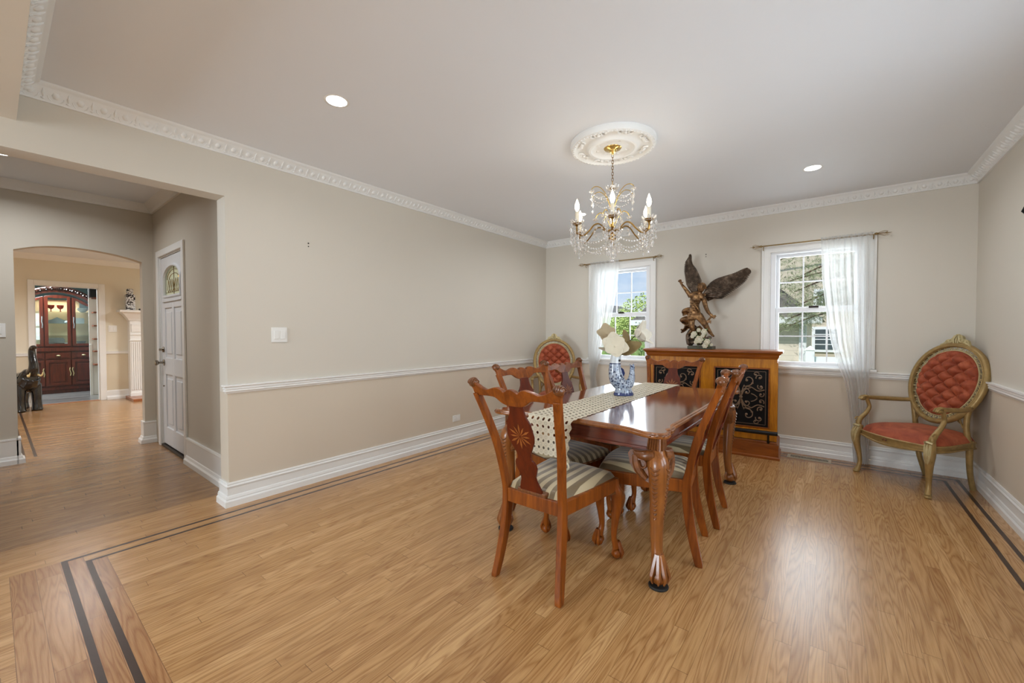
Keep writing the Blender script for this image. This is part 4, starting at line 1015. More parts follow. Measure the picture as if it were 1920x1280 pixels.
# ------------------------------------------------------------------ gilded armchair (faces local +Y)
def make_armchair(label):
    t=thing('gilded_armchair',label,'armchair',group='gilded armchairs with tufted coral velvet in the two far corners')
    tilt=Matrix.Translation((0,-.150,.60))@Matrix.Rotation(R(16),4,'X')       # back plane: x right, z up, leaning backwards (towards -Y)
    a_,b_=.266,.325; zc=.235
    # egg shaped frame outline
    def egg(u,k=0.0):
        an=2*PI*u; x=(a_+k)*cos(an)*(1+.07*sin(an)); z=zc+(b_+k)*sin(an); return x,z
    fr=MB(); pts=[(egg(i/56)[0],0,egg(i/56)[1]) for i in range(56)]
    fr.tube(pts,[.021]*56,10,closed=True,sq=1.1,M=tilt)
    fr.tube([(egg(i/56,-.012)[0],.017,egg(i/56,-.012)[1]) for i in range(56)],.007,6,closed=True,M=tilt)
    bf=fr.build('back_frame',M_gold,t,smooth=True)
    lt=MB()
    for i in range(36):
        u=i/36; cx,cz=egg(u,-.029); lt.tube([(cx+.0165*cos(q)*(1-q/14),.002,cz+.0165*sin(q)*(1-q/14)) for q in [u*6.28+.5*j for j in range(10)]],.0045,5,M=tilt)
        x0,z0=egg(u+.014,-.006); x1,z1=egg(u+.014,-.048); lt.tube([(x0,0,z0),(x1,.003,z1)],.0032,4,M=tilt)
    lt.tube([(egg(i/56,-.048)[0],0,egg(i/56,-.048)[1]) for i in range(56)],.006,6,closed=True,M=tilt)
    lt.build('openwork_border',M_golds,bf,smooth=True)
    cr=MB(); zt=zc+b_
    cr.prism(spl([(-.115,zt-.022),(-.09,zt+.012),(-.075,zt+.04),(-.045,zt+.048),(-.03,zt+.075),(0,zt+.088),(.03,zt+.075),(.045,zt+.048),(.075,zt+.04),(.09,zt+.012),(.115,zt-.022)],3)+[(0,zt-.01)],-.012,.012,M=tilt)
    for s in (-1,1):
        for (cx,cz,r,a0) in ((.042,.034,.022,2.4),(.082,.012,.016,2.0)):
            cr.tube([(s*(cx+r*(1-j/14)*cos(a0+j*.45)),.014,zt+cz+r*(1-j/14)*sin(a0+j*.45)) for j in range(12)],[.0065-.0003*j for j in range(12)],5,M=tilt)
        cr.tube([(s*.012,.014,zt),(s*.02,.018,zt+.04),(s*.01,.016,zt+.075)],[.006,.008,.004],5,M=tilt)
        cr.tube([(s*.12,.012,zt-.03),(s*.10,.016,zt-.004),(s*.075,.014,zt+.012)],[.004,.008,.005],5,M=tilt)
    cr.ball((0,.014,zt+.035),(.010,.012,.03),7,5,M=tilt); cr.ball((0,.014,zt+.08),(.016,.01,.010),7,4,M=tilt)
    cr.build('carved_crest',M_golds,bf,smooth=True)
    # tufted cushion: diamonds between buttons
    A,B=a_-.052,b_-.052
    def tuft(u,v):
        r=v; an=2*PI*u; x=A*r*cos(an)*(1+.07*sin(an)); z=zc+B*r*sin(an)
        p,q=.116,.102; s1=x/p+(z-zc)/q; s2=x/p-(z-zc)/q
        h=.044*(abs(sin(PI*s1))*abs(sin(PI*s2)))**.45+.004
        edge=max(0,1-r**6)
        return (x,.004+h*edge**.5+.010*(1-r*r),z)
    MB().grid(tuft,140,46,cu=True,M=tilt).build('tufted_back_cushion',M_velvet,t,smooth=True)
    def bk(u,v):
        an=2*PI*u; return (A*v*cos(an)*(1+.07*sin(an)),-.012-.02*(1-v*v),zc+B*v*sin(an))
    MB().grid(bk,40,6,cu=True,M=tilt).build('back_lining',M_velvet,t,smooth=True)
    # seat frame and cushion
    def out(k): return spl([(-.20+0,-.235),(-.255-k,-.05),(-.300-k,.12),(-.285-k,.235+k*.5),(-.16,.285+k),(0,.305+k),(.16,.285+k),(.285+k,.235+k*.5),(.300+k,.12),(.255+k,-.05),(.20,-.235)],4)
    sf=MB(); sf.prism(out(0),.335,.385,ax='z')
    for z,k,r in ((.383,.004,.008),(.337,.002,.009)): sf.tube([(x,y,z-(.012*cos(x*9)) if z<.35 else z) for x,y in out(k)],r,6)
    sf.build('seat_frame',M_gold,t,smooth=True)
    ro=MB(); 
    for dx in (-.012,0,.012): ro.ball((dx,.312,.362+(.008 if dx==0 else 0)),(.009,.006,.009),6,4)
    ro.build('carved_rosette',M_carve,t,smooth=True)
    o_=out(-.006)+[(.07,-.24),(-.07,-.24)]; n=len(o_); cx,cy=0,.02
    def cush(u,v):
        f=u*n; i=int(f)%n; k=f-int(f); p=o_[i]; q=o_[(i+1)%n]; x=p[0]+(q[0]-p[0])*k; y=p[1]+(q[1]-p[1])*k
        return (cx+(x-cx)*v,cy+(y-cy)*v,.385+.092*(1-v**3.2)**.55)
    MB().grid(cush,n,14,cu=True).build('seat_cushion',M_velvet,t,smooth=True)
    for s in (-1,1):
        ar=MB()
        st(ar,[(s*.212,-.172,.655,.016),(s*.252,-.10,.652,.018),(s*.292,.02,.655,.019),(s*.305,.13,.662,.018),(s*.308,.185,.664,.019)],8,5)
        ar.ball((s*.308,.205,.655),(.022,.026,.020),10,6)
        for k in (-1,0,1): ar.tube([(s*.308+k*.013,.170,.680),(s*.308+k*.016,.215,.672),(s*.308+k*.013,.232,.650)],.006,5)
        ar.build('armrest',M_gold,t,smooth=True)
        su=MB()
        st(su,[(s*.306,.172,.655,.017),(s*.304,.158,.62,.015),(s*.300,.150,.575,.015),(s*.302,.178,.525,.017),(s*.306,.222,.480,.019),(s*.304,.245,.44,.021),(s*.300,.240,.40,.020)],8,5)
        su.tube([(s*.318,.245+.020*cos(q),.468+.020*sin(q)) for q in [j*.6 for j in range(10)]],.006,5)
        su.build('arm_support',M_gold,t,smooth=True)
        lg=MB()
        st(lg,[(s*.292,.238,.425,.024),(s*.300,.255,.375,.033),(s*.306,.266,.32,.033),(s*.300,.262,.25,.026),(s*.290,.250,.17,.020),(s*.285,.245,.10,.017),(s*.289,.252,.05,.018),(s*.296,.262,.02,.022)],10,5)
        lg.lathe([(.0,0),(.018,0),(.026,.010),(.020,.024),(0,.028)],12,c=(s*.298,.265,0))
        o=lg.build('front_leg',M_gold,t,smooth=True)
        cv=MB()
        for k in (-1,0,1):
            st(cv,[(s*.296+k*.020,.270,.405,.007),(s*.306+k*.016,.294-abs(k)*.008,.35,.010),(s*.306+k*.010,.288,.29,.008),(s*.302,.280,.24,.004)],6,3)
        cv.tube([(s*.272,.268,.415),(s*.300,.285,.425),(s*.325,.268,.415)],.009,6)
        cv.build('knee_carving',M_golds,o,smooth=True)
        rl=MB(); st(rl,[(s*.200,-.185,.40,.022),(s*.196,-.190,.30,.021),(s*.188,-.205,.18,.019),(s*.180,-.230,.08,.018),(s*.176,-.255,.006,.019)],8,5)
        rl.build('rear_leg',M_gold,t,smooth=True)
        po=MB(); st(po,[(s*.195,-.180,.38,.020),(s*.192,-.165,.50,.019),(s*.205,-.162,.62,.018),(s*.232,-.176,.70,.018)],8,5)
        for k in range(2): po.tube([(s*.195,-.170,.44+.05*k),(s*(.17-.03*k),-.160,.50+.04*k),(s*.150,-.155,.57)],.006,5)
        po.build('back_post',M_gold,t,smooth=True)
    return t
ac=make_armchair('gilded oval-back armchair with coral velvet in the right corner by the sheer curtain'); ac.location=(.572,4.705,0); ac.rotation_euler=(0,0,R(131.5))
dup(ac,(-2.84,4.53,0),R(-144),'gilded oval-back armchair in the far left corner, half hidden behind two dining chairs')
# ------------------------------------------------------------------ chandelier
CX,CY,CZ=-1.232,2.708,ZC
t=thing('crystal_chandelier','brass and crystal candle chandelier with six lit bulbs hanging from the medallion','chandelier',(CX,CY,0))
MB().lathe([(0,2.498),(.018,2.498),(.024,2.508),(.030,2.516),(.055,2.520),(.060,2.527),(.064,2.530),(.066,2.536),(0,2.54)],28).tube([(0,0,2.50),(0,0,2.485)],.008,8).build('ceiling_canopy',M_brass,t,smooth=True)
cn=MB(); z=2.485; k=0
while z>2.285:
    a=PI/2*(k%2)+.5
    cn.tube([(.007*cos(q)*cos(a),.007*cos(q)*sin(a),z-.011+.014*sin(q)) for q in [2*PI*i/10 for i in range(10)]],.0018,4,closed=True); z-=.0205; k+=1
cn.build('chain',M_brassd,t,smooth=True)
MB().lathe([(0,2.285),(.006,2.28),(.012,2.262),(.022,2.25),(.012,2.24),(.006,2.22),(.005,2.12),(.010,2.10),(.006,2.08),(.006,1.99),(.014,1.97),(.034,1.962),(.040,1.950),(.030,1.935),(.022,1.915),(.026,1.90),(.020,1.885),(.010,1.865),(.014,1.855),(.004,1.84),(0,1.84)][::-1],20).build('center_stem',M_brassd,t,smooth=True)
A0=math.atan2(-CY,-CX)      # one arm points towards the room's near side
ARMS=[A0+i*PI/3 for i in range(6)]
npend=0
def swag(p,q,drop,n,par,r=.0078):
    s=MB()
    for i in range(n+1):
        f=i/n; s.ball((p[0]+(q[0]-p[0])*f,p[1]+(q[1]-p[1])*f,p[2]+(q[2]-p[2])*f-drop*4*f*(1-f)),r,6,4)
    return s.build('bead_strand',M_crystal,par,smooth=True)
def pendants(lst,par):
    for (x,y,z,r,h) in lst:
        m=MB(); m.gem((x,y,z-h),r,h).ball((x,y,z+.006),.0045,5,3); m.build('crystal_pendant',M_crystal,par)
tips=[]
for i,a in enumerate(ARMS):
    P=lambda r,z,q=0,da=0:(r*cos(a+da),r*sin(a+da),z,q)
    arm=MB(); st(arm,[P(.03,1.945,.005),P(.06,1.965,.005),P(.10,1.995,.005),P(.14,1.985,.005),P(.18,1.94,.005),P(.225,1.905,.005),P(.262,1.915,.0055),P(.272,1.945,.006),P(.270,1.972,.006)],6,4)
    o=arm.build('arm',M_brassd,t,smooth=True)
    c=P(.270,0)[:2]
    MB().lathe([(.003,1.962),(.008,1.966),(.012,1.972),(.030,1.980),(.032,1.985),(0,1.985)],16,c=(c[0],c[1],0)).build('drip_pan',M_brassd,o,smooth=True)
    bo=MB()
    for k in range(10):
        b=2*PI*k/10; bo.tube([(c[0]+.026*cos(b),c[1]+.026*sin(b),1.985),(c[0]+.040*cos(b),c[1]+.040*sin(b),1.994),(c[0]+.047*cos(b),c[1]+.047*sin(b),2.006)],[.007,.008,.004],4)
    bo.build('crystal_bobeche',M_crystal,o,smooth=True)
    MB().lathe([(.0,1.985),(.0125,1.985),(.0125,2.062),(.009,2.066),(0,2.066)],12,c=(c[0],c[1],0)).build('candle_sleeve',M_candle,o,smooth=True)
    MB().lathe([(.006,2.066),(.013,2.080),(.0165,2.096),(.014,2.115),(.007,2.135),(.002,2.150),(0,2.152)],12,c=(c[0],c[1],0)).build('candle_bulb',M_bulb,o,smooth=True)
    pen=[]
    for k in range(6):
        b=2*PI*k/6+.2; x,y=c[0]+.046*cos(b),c[1]+.046*sin(b); pen.append((x,y,1.982-.012*(k%2),.0095,.022))
    pendants(pen,o)
    lo=MB()
    for k in range(6):
        b=2*PI*k/6+.2; x,y=c[0]+.044*cos(b),c[1]+.044*sin(b)
        for q in range(2+k%3): lo.gem((x,y,1.918-.026*q),.0085,.012)
        lo.gem((x,y,1.915-.026*(2+k%3)),.009,.018)
    lo.tube([(c[0]+.044*cos(q),c[1]+.044*sin(q),1.972) for q in [2*PI*i_/16 for i_ in range(16)]],.0015,4,closed=True)
    lo.build('drop_cluster',M_crystal,o)
    # upper scroll arm
    up=MB(); st(up,[P(.015,2.12,.003),P(.05,2.20,.003),P(.09,2.243,.003),P(.13,2.250,.003),P(.158,2.232,.003),P(.160,2.212,.003)],6,4,)
    u_=up.build('scroll_arm',M_brass,t,smooth=True)
    x,y,_=P(.160,0)[:3]; c1=MB()
    for k in range(5): b=2*PI*k/5; c1.gem((x+.012*cos(b),y+.012*sin(b),2.212),.008,.010)
    c1.gem((x,y,2.17),.009,.028); c1.gem((x,y,2.12),.007,.018); c1.build('gem_flower',M_crystal,u_)
    lw=MB(); st(lw,[P(.012,1.98,.004,.5),P(.04,2.05,.004,.5),P(.075,2.085,.004,.5),P(.105,2.07,.004,.5),P(.115,2.045,.004,.5)],6,4)
    l_=lw.build('inner_scroll_arm',M_brass,t,smooth=True); x,y,_=P(.115,0,0,.5)[:3]; c2=MB()
    for k in range(5): b=2*PI*k/5; c2.gem((x+.012*cos(b),y+.012*sin(b),2.04),.009,.012)
    for k in range(4): c2.gem((x+.008*sin(k*2),y+.008*cos(k*2),2.01-.028*k),.0095,.014)
    c2.build('gem_flower',M_crystal,l_)
    tips.append((a,c))
    swag(P(.160,2.205)[:3],(.012*cos(a),.012*sin(a),2.20),.035,8,t)
    pa=ARMS[(i+1)%6]; 
    swag(P(.160,2.20)[:3],(.160*cos(pa),.160*sin(pa),2.20),.045,10,t,.005)
    swag((.262*cos(a),.262*sin(a),1.89),(.262*cos(pa),.262*sin(pa),1.89),.055,13,t)
    swag((.262*cos(a),.262*sin(a),1.89),(.05*cos(a),.05*sin(a),1.86),.055,11,t)
    swag((.045*cos(a),.045*sin(a),1.955),(.045*cos(pa),.045*sin(pa),1.955),.02,4,t,.005)
bd=MB()
for q,(r,z) in enumerate(((.055,1.835),(.040,1.80),(.022,1.785))):
    for k in range(9-2*q): a=2*PI*k/(9-2*q)+q; bd.gem((r*cos(a),r*sin(a),z),.010,.020); bd.ball((r*cos(a),r*sin(a),z+.03),.005,5,3)
bd.build('bottom_crystal_cluster',M_crystal,t)
MB().ball((0,0,1.745),.018,12,8).ball((0,0,1.77),.006,6,4).build('bottom_ball',M_crystal,t,smooth=True)
tp=MB()
for k in range(10): a=2*PI*k/10; tp.tube([(.014*cos(a),.014*sin(a),2.235),(.035*cos(a),.035*sin(a),2.245),(.048*cos(a),.048*sin(a),2.268)],[.005,.006,.002],4)
for q in range(12): a=q*2.4; tp.ball((.018*cos(a),.018*sin(a),2.17-.014*q),.008,6,4)
tp.build('crystal_crown',M_crystal,t,smooth=True)
# ------------------------------------------------------------------ curtain rods and sheers
def rod(x0,x1,z,label,lean=0):
    t=thing('curtain_rod',label,'curtain rod',((x0+x1)/2,YB-.065,z)); L=(x1-x0)/2
    MB().tube([(-L,0,0),(L,0,0)],.0065,8).build('pole',M_rod,t,smooth=True)
    for s in(-1,1):
        f=MB(); 
        for k in range(4):
            a=PI/2*k+.4; f.tube([(s*(L+.0),0,0),(s*(L+.02),.010*cos(a),.010*sin(a)),(s*(L+.055),.022*cos(a),.022*sin(a)),(s*(L+.078),.014*cos(a),.014*sin(a)),(s*(L+.066),.004*cos(a),.004*sin(a))],.0026,5)
        f.ball((s*L,0,0),.012,8,5).tube([(s*(L+.06),0,0),(s*(L+.105),0,0)],[.005,.001],6); f.build('cage_finial',M_rod,t,smooth=True)
        MB().tube([(s*(L-.02),0,-.012),(s*(L-.02),.03,-.012),(s*(L-.02),.064,-.004)],.005,6).tube([(s*(L-.02),-.004,0),(s*(L-.02),-.006,-.03),(s*(L-.02),.01,-.045)],.004,5).build('bracket',M_rod,t,smooth=True)
rod(-2.70,-1.735,2.172,'antique brass curtain rod with cage finials over the window left of the statue')
rod(-.615,.300,2.150,'antique brass curtain rod with cage finials over the window right of the statue')
def curtain(label,keys,folds,amp,zt):
    """keys: (z,left,right,depth)"""
    t=thing('sheer_curtain',label,'curtain',(0,YB-.065,0)); ks=spl(keys,8)
    def f(u,v):
        i=v*(len(ks)-1); k=min(len(ks)-2,int(i)); q=i-k; z,l,r,dd=[ks[k][j]+(ks[k+1][j]-ks[k][j])*q for j in range(4)]
        wv=sin(u*2*PI*folds+.6*sin(z*2.1))+.35*sin(u*2*PI*folds*2.3+z*2); a=amp*min(1,.35+(zt-z)*1.6)
        x=l+(r-l)*(u+.010*sin(u*PI*folds*2+z)); return (x,-a*wv*.5-dd+.0,z)
    MB().grid(f,folds*14,70).build('voile_panel',M_sheer,t,smooth=True,fixn=False)
    hd=MB(); l,r=keys[0][1],keys[0][2]
    def h(u,v): an=2*PI*v; rr=.012+.003*sin(u*2*PI*folds*2); return (l+(r-l)*u,rr*cos(an),keys[0][0]+.000+rr*1.2*sin(an)+.012)
    hd.grid(h,folds*10,8,cv=True); hd.build('rod_pocket',M_sheer,t,smooth=True)
    return t
curtain('sheer white curtain gathered to the left of the window beside the red armchair',[(2.165,-2.61,-2.205,.0),(1.8,-2.625,-2.235,.01),(1.47,-2.63,-2.29,.02),(1.12,-2.625,-2.375,.035),(.86,-2.60,-2.455,.05),(.66,-2.575,-2.505,.05),(.45,-2.575,-2.47,.045),(.2,-2.59,-2.44,.04),(.012,-2.60,-2.43,.04)],6,.045,2.165)
curtain('long sheer white curtain gathered on the right side of the right-hand window',[(2.145,-.110,.283,.0),(1.8,-.10,.285,.01),(1.55,-.075,.283,.02),(1.2,-.03,.278,.035),(.95,.03,.270,.05),(.78,.085,.262,.055),(.6,.115,.262,.055),(.4,.135,.268,.05),(.2,.150,.272,.045),(.012,.165,.272,.045)],7,.045,2.145)
# ------------------------------------------------------------------ living room and kitchen seen through the arch
# fireplace surround on the far wall
fx=XV+.20
t=thing('fireplace_mantel','white fluted fireplace surround seen past the arch, mantel shelf on top','fireplace',(XV,1.60,0))
m=MB().box(.0,.20,.0,.17,0,1.46).box(0,.20,.17,1.9,1.10,1.46)
m.build('surround',M_trim,t,bevel=.004)
fl_=MB()
for k in range(5): y=.022+.030*k; fl_.box(.20,.212,y-.009+.004,y+.013,.16,1.06)
fl_.box(.20,.215,-.006,.176,.0,.11).box(.2,.222,-.01,.18,1.085,1.10).box(.2,.215,0,.17,1.19,1.22).box(.2,.212,.02,.15,1.25,1.40)
fl_.build('fluted_pilaster',M_trim,t,bevel=.002)
MB().mould([(0,0),(.20,0),(.20,1.9)][::-1],[(0,1.46),(.01,1.46),(.03,1.50),(.09,1.58),(.11,1.60),(.12,1.62),(0,1.62)]).box(0,.345,-.15,1.9,1.615,1.655).build('mantel_shelf',M_trim,t,bevel=.004)
MB().box(.21,.72,.02,1.9,0,.045).box(.0,.72,-.05,.02,0,.045).build('hearth',M_hearth,t,bevel=.004)
MB().box(.02,.05,.17,1.7,.0,1.10).build('firebox',M_slot,t)
t=thing('ginger_jar','tall black and white patterned ginger jar on the left end of the mantel','ginger jar',(XV+.17,1.615,1.655))
MB().lathe([(0,0),(.088,0),(.092,.01),(.092,.27),(.085,.295),(.045,.315),(.042,.325)],4,a0=PI/4).build('body',M_damask,t,bevel=.008)
MB().lathe([(.046,.322),(.050,.33),(.050,.385),(.042,.40),(.0,.405)],16).build('lid',M_damask,t,smooth=True)
t=thing('mantel_ornament','small dark ornament on the mantel just right of the ginger jar','ornament',(XV+.2,1.775,1.655))
MB().ball((0,-.02,.02),(.03,.03,.02),8,5).ball((0,.02,.03),(.025,.025,.03),8,5).lathe([(.03,0),(.02,.012),(0,.02)],10).build('figure',M_ebony,t,smooth=True)
# elephant
t=thing('elephant_statue','glossy black carved elephant with raised trunk and ivory tusks behind the arch','elephant statue',(-10.08,.30,0),R(20))
b=MB()
def hh(*p): st(b,list(p),12,4)
hh((-.30,0,.40,.10),(-.22,0,.42,.16),(-.08,0,.43,.175),(.06,0,.45,.16),(.14,0,.50,.13),(.19,0,.57,.115),(.23,0,.58,.09))      # trunk of body to head
for s in (-1,1):
    hh((.10,s*.085,.42,.075),(.12,s*.09,.28,.062),(.13,s*.092,.14,.056),(.135,s*.092,.04,.062),(.14,s*.092,.004,.066))
    hh((-.22,s*.085,.40,.085),(-.23,s*.09,.26,.066),(-.24,s*.09,.12,.056),(-.235,s*.09,.03,.062),(-.235,s*.09,.004,.064))
    for k in (-1,0,1): b.ball((.19,s*.092+k*.028,.016),(.016,.014,.014),6,4)
hh((.22,0,.60,.075),(.28,0,.66,.062),(.285,0,.75,.052),(.265,0,.84,.046),(.25,0,.92,.042),(.255,0,.98,.038),(.29,0,1.01,.034),(.33,0,1.00,.028))
b.build('body',M_ebony,t,smooth=True,remesh=.009)
er=MB()
for s in (-1,1): er.prism([(.12,.62),(.06,.66),(-.01,.63),(-.04,.54),(-.02,.45),(.04,.40),(.10,.44),(.13,.52)],s*.115,s*.135)
er.build('ear',M_ebony,t,bevel=.008)
for s in (-1,1):
    k=MB(); st(k,[(.27,s*.055,.575,.016),(.31,s*.068,.560,.014),(.345,s*.072,.585,.010),(.36,s*.070,.62,.003)],8,4); k.build('tusk',M_ivory,t,smooth=True)
# china cabinet
CBX=-12.42; CBY=.845
t=thing('china_cabinet','large dark mahogany china cabinet with carved arched top seen through the far doorway','china cabinet',(CBX,CBY,0))
hw=.52
c=MB().box(-.45,-.0,-hw-.02,hw+.02,.08,.88).box(-.45,.03,-hw-.05,hw+.05,.86,.93).box(-.43,-.01,-hw-.0,hw+.0,.0,.08); c.build('base_carcass',M_cab,t,bevel=.004)
MB().box(-.40,.02,-hw-.03,hw+.03,.07,.13).build('base_moulding',M_cab,t,bevel=.008)
u=MB().box(-.35,-.33,-hw,hw,.93,1.74).box(-.35,-.03,-hw,-hw+.03,.93,1.76).box(-.35,-.03,hw-.03,hw,.93,1.76).box(-.35,-.03,-hw,hw,.93,.97)
for y,zt in ((-hw,1.72),(-.205,1.95),(.175,1.95),(hw-.03,1.72)): u.box(-.04,-.02,y,y+.03,.93,zt)
u.build('hutch_frame',M_cab,t,bevel=.003)
MB().box(-.325,-.315,-hw+.03,hw-.03,.97,1.72).box(-.325,-.315,-.33,.33,1.72,1.92).build('hutch_backing',wall_mat('cream_backing',srgb(246,216,172),srgb(246,216,172),-1),t)
arc=lambda y:1.75+.41*max(0,1-(y/(hw+.06))**2)**.6
ys=[-hw-.04+(2*hw+.08)*i/24 for i in range(25)]
MB().prism([(y,arc(y)) for y in ys]+[(y,arc(y)-.10-.03*abs(y)) for y in ys[::-1]],-.33,.0,ax='x').build('arched_cornice',M_cab,t,bevel=.004)
cv=MB()
cv.tube([(.01,y,arc(y)-.01) for y in ys],.03,8)
for i in range(-5,6):
    y=i*.078; z=arc(y)+.0
    cv.tube([(.035,y+.035*(1-j/12)*cos(j*.6+ (0 if i<0 else PI)),z-.03+.035*(1-j/12)*sin(j*.6)) for j in range(10)],.013,5)
cv.ball((.03,0,2.16),(.03,.08,.05),8,5); cv.build('crest_carving',M_cabd,t,smooth=True)
# three hutch doors
for i,(a,b_,top) in enumerate(((-hw+.0,-.20,1.86),(-.185,.175,1.97),(.195,hw,1.86))):
    dr=MB(); f=.05; tl=lambda y:arc(y)-.16-.02*abs(y)
    n=8; yy=[a+(b_-a)*k/n for k in range(n+1)]
    dr.prism([(a,.96),(b_,.96),(b_,.96+f),(a,.96+f)],-.02,.012,ax='x').prism([(a,.96),(a+f,.96),(a+f,tl(a+f)),(a,tl(a))],-.02,.012,ax='x').prism([(b_-f,.96),(b_,.96),(b_,tl(b_)),(b_-f,tl(b_-f))],-.02,.012,ax='x')
    dr.prism([(y,tl(y)) for y in yy]+[(y,tl(y)-f-.015*cos((k-n/2)*.8)) for k,y in list(enumerate(yy))[::-1]],-.02,.012,ax='x')
    o=dr.build('glass_door',M_cab,t,bevel=.003)
    MB().prism([(a+f*.8,1.0),(b_-f*.8,1.0),(b_-f*.8,tl(b_)-.03),(a+f*.8,tl(a)-.03)],-.008,-.004,ax='x').build('glass_pane',M_cglass,o)
    hy=(b_-.02) if i==0 else (a+.02 if i==2 else None)
    if hy: MB().tube([(.022,hy,1.33),(.035,hy+.006,1.40),(.022,hy-.004,1.46),(.03,hy,1.52),(.022,hy,1.56)],.007,6).build('door_pull',M_silver,o,smooth=True)
for z in (1.17,1.42,1.66): MB().box(-.315,-.05,-hw+.03,hw-.03,z,z+.008).build('glass_shelf',M_cglass,t)
# base drawers and doors
for (a,b_) in ((-.52,-.195),(-.185,.165-.0),(.175,.52)):
    o=MB().box(0,.018,a,b_,.70,.84).box(.018,.024,a+.03,b_-.03,.725,.815).build('drawer',M_cab,t,bevel=.004)
    MB().ball((.035,(a+b_)/2,.77),(.014,.03,.016),8,5).build('drawer_knob',M_golds,o,smooth=True)
for (a,b_,hy) in ((-.52,-.195,-.21),(-.185,.165,.15),(.175,.52,.19)):
    o=MB().box(0,.015,a,b_,.16,.68).box(.015,.03,a+.0,a+.05,.16,.68).box(.015,.03,b_-.05,b_,.16,.68).box(.015,.03,a,b_,.16,.21).box(.015,.03,a,b_,.63,.68).box(.015,.026,a+.08,b_-.08,.24,.60).build('cupboard_door',M_cab,t,bevel=.005)
    MB().tube([(.035,hy,.35),(.045,hy+.01,.40),(.035,hy,.44),(.045,hy-.01,.48),(.035,hy,.52)],.008,6).build('door_pull',M_golds,o,smooth=True)
# contents
def goblet(lab,y,z):
    f=thing('ruby_glass',lab,'glass',(CBX-.16,CBY+y,z),0,'ruby glasses on the top cabinet shelf')
    MB().lathe([(.032,0),(.008,.012),(.008,.05),(.04,.07),(.05,.10),(.052,.135),(.048,.135),(.04,.08),(0,.07)],14).build('bowl',M_redglass,f,smooth=True)
goblet('left one of the two ruby red glasses high in the china cabinet',-.085,1.668); goblet('right one of the two ruby red glasses high in the china cabinet',.045,1.668)
def tray(lab,y,z,w,h,sty,mat=None):
    f=thing('serving_tray',lab,'tray',(CBX-.20,CBY+y,z),0)
    pl=[(-w,0),(w,0)]+( [(w,h*.45),(w*.55,h*.62),(0,h),(-w*.55,h*.62),(-w,h*.45)] if sty==0 else [(w,h*.8),(w*.85,h),(-w*.85,h),(-w,h*.8)])
    MB().prism(pl,-.012,.0,ax='x').build('plate',mat or M_silver,f,bevel=.003)
    return f
tray('peaked silver tray on the middle shelf of the china cabinet',-.0,1.428,.14,.13,0)
tray('ribbed oblong silver tray on the lowest shelf of the china cabinet',-.05,.98,.15,.15,1)
tray('white serving dish lying before the silver tray at the bottom of the china cabinet',.06,.98,.12,.045,1,M_china)
tray('white covered box on the second shelf behind the right cabinet door',.30,1.43,.09,.0+.12,1,M_china)
f=thing('china_bowl','pale green china bowl on the top shelf behind the right cabinet door','bowl',(CBX-.16,CBY+.36,1.668)); MB().lathe([(.03,0),(.07,.03),(.085,.09),(.08,.09),(.06,.04),(0,.02)],16).build('bowl_body',M_china,f,smooth=True)
f=thing('cut_glass_bowl','small cut glass bowl on the bottom shelf behind the right cabinet door','bowl',(CBX-.14,CBY+.33,1.0-.02)); MB().lathe([(.03,0),(.06,.03),(.07,.08),(.064,.08),(.05,.03),(0,.015)],12).build('bowl_body',M_silver,f,smooth=True)
f=thing('swan_figurine','white swan figurine beside the peaked tray in the china cabinet','figurine',(CBX-.10,CBY+.155,1.428)); b=MB(); b.ball((0,-.02,.03),(.025,.045,.03),8,5); st(b,[(0,.02,.04,.012),(0,.035,.08,.009),(0,.02,.11,.009),(0,.035,.12,.005)],6,4); b.build('swan_body',M_china,f,smooth=True)
# shelf unit right of the cabinet
t=thing('open_shelf_unit','narrow white open shelf unit with brown shelves right of the china cabinet','shelf unit',(-11.55,1.28,0))
MB().box(-.02,.02,-.09,-.05,0,1.0).box(-.02,.0,-.09,.6,0,2.2).build('side_frame',M_trim,t,bevel=.003)
for z in (.60,.86,1.10,1.36,1.62,1.90): MB().box(-.0,.26,-.05,.6,z,z+.025).build('shelf_board',M_brown,t,bevel=.002)
t=thing('black_box','black box standing on the top of the open shelf unit','box',(-11.42,1.32,1.925)); MB().box(-.1,.1,-.13,.15,0,.24).box(.1,.105,-.11,.13,.02,.22).build('case',M_black,t,bevel=.004)
# ------------------------------------------------------------------ outside
struct(MB().box(-60,40,5.28,80,-.65,-.55).build('ground',M_grass))
struct(MB().box(XF-.2,XR+.3,YB+.16,YB+.165,-.6,.86).build('wall_exterior',M_ext))
def house(name,label,x0,x1,y0,y1,z1,mat,wins,roof=1.6,rx=.35):
    t=thing(name,label,'house',((x0+x1)/2,y0,-.55)); w=(x1-x0)/2; d=y1-y0; h=z1+.55
    MB().box(-w,w,0,d,0,h).build('wall',mat,t)
    MB().prism([(-w-rx,h-.02),(w+rx,h-.02),(w*.55,h+roof),(-w*.55,h+roof)],-rx,d+rx).build('roof',M_roof,t)
    MB().box(-w-rx,w+rx,-rx-.03,-rx,h-.14,h+.02).box(-w-.03,-w+.12,-.03,.0,0,h).box(w-.12,w+.03,-.03,0,0,h).box(w+.0,w+.03,-.03,.12,0,h).box(-w-.03,-w,-.03,.12,0,h).build('white_trim',M_white,t)
    for (wx,wz,ww,wh) in wins:
        f=MB(); f.box(wx-ww-.1,wx+ww+.1,-.05,0,wz-.1,wz+wh+.1); o=f.build('window',M_white,t)
        MB().box(wx-ww,wx+ww,-.06,-.05,wz,wz+wh).build('pane',M_dkglass,o)
        g=MB(); g.box(wx-.02,wx+.02,-.075,-.06,wz,wz+wh)
        for k in (1,2,3): g.box(wx-ww,wx+ww,-.075,-.06,wz+wh*k/4-.015,wz+wh*k/4+.015)
        g.build('grille',M_white,o)
    return t
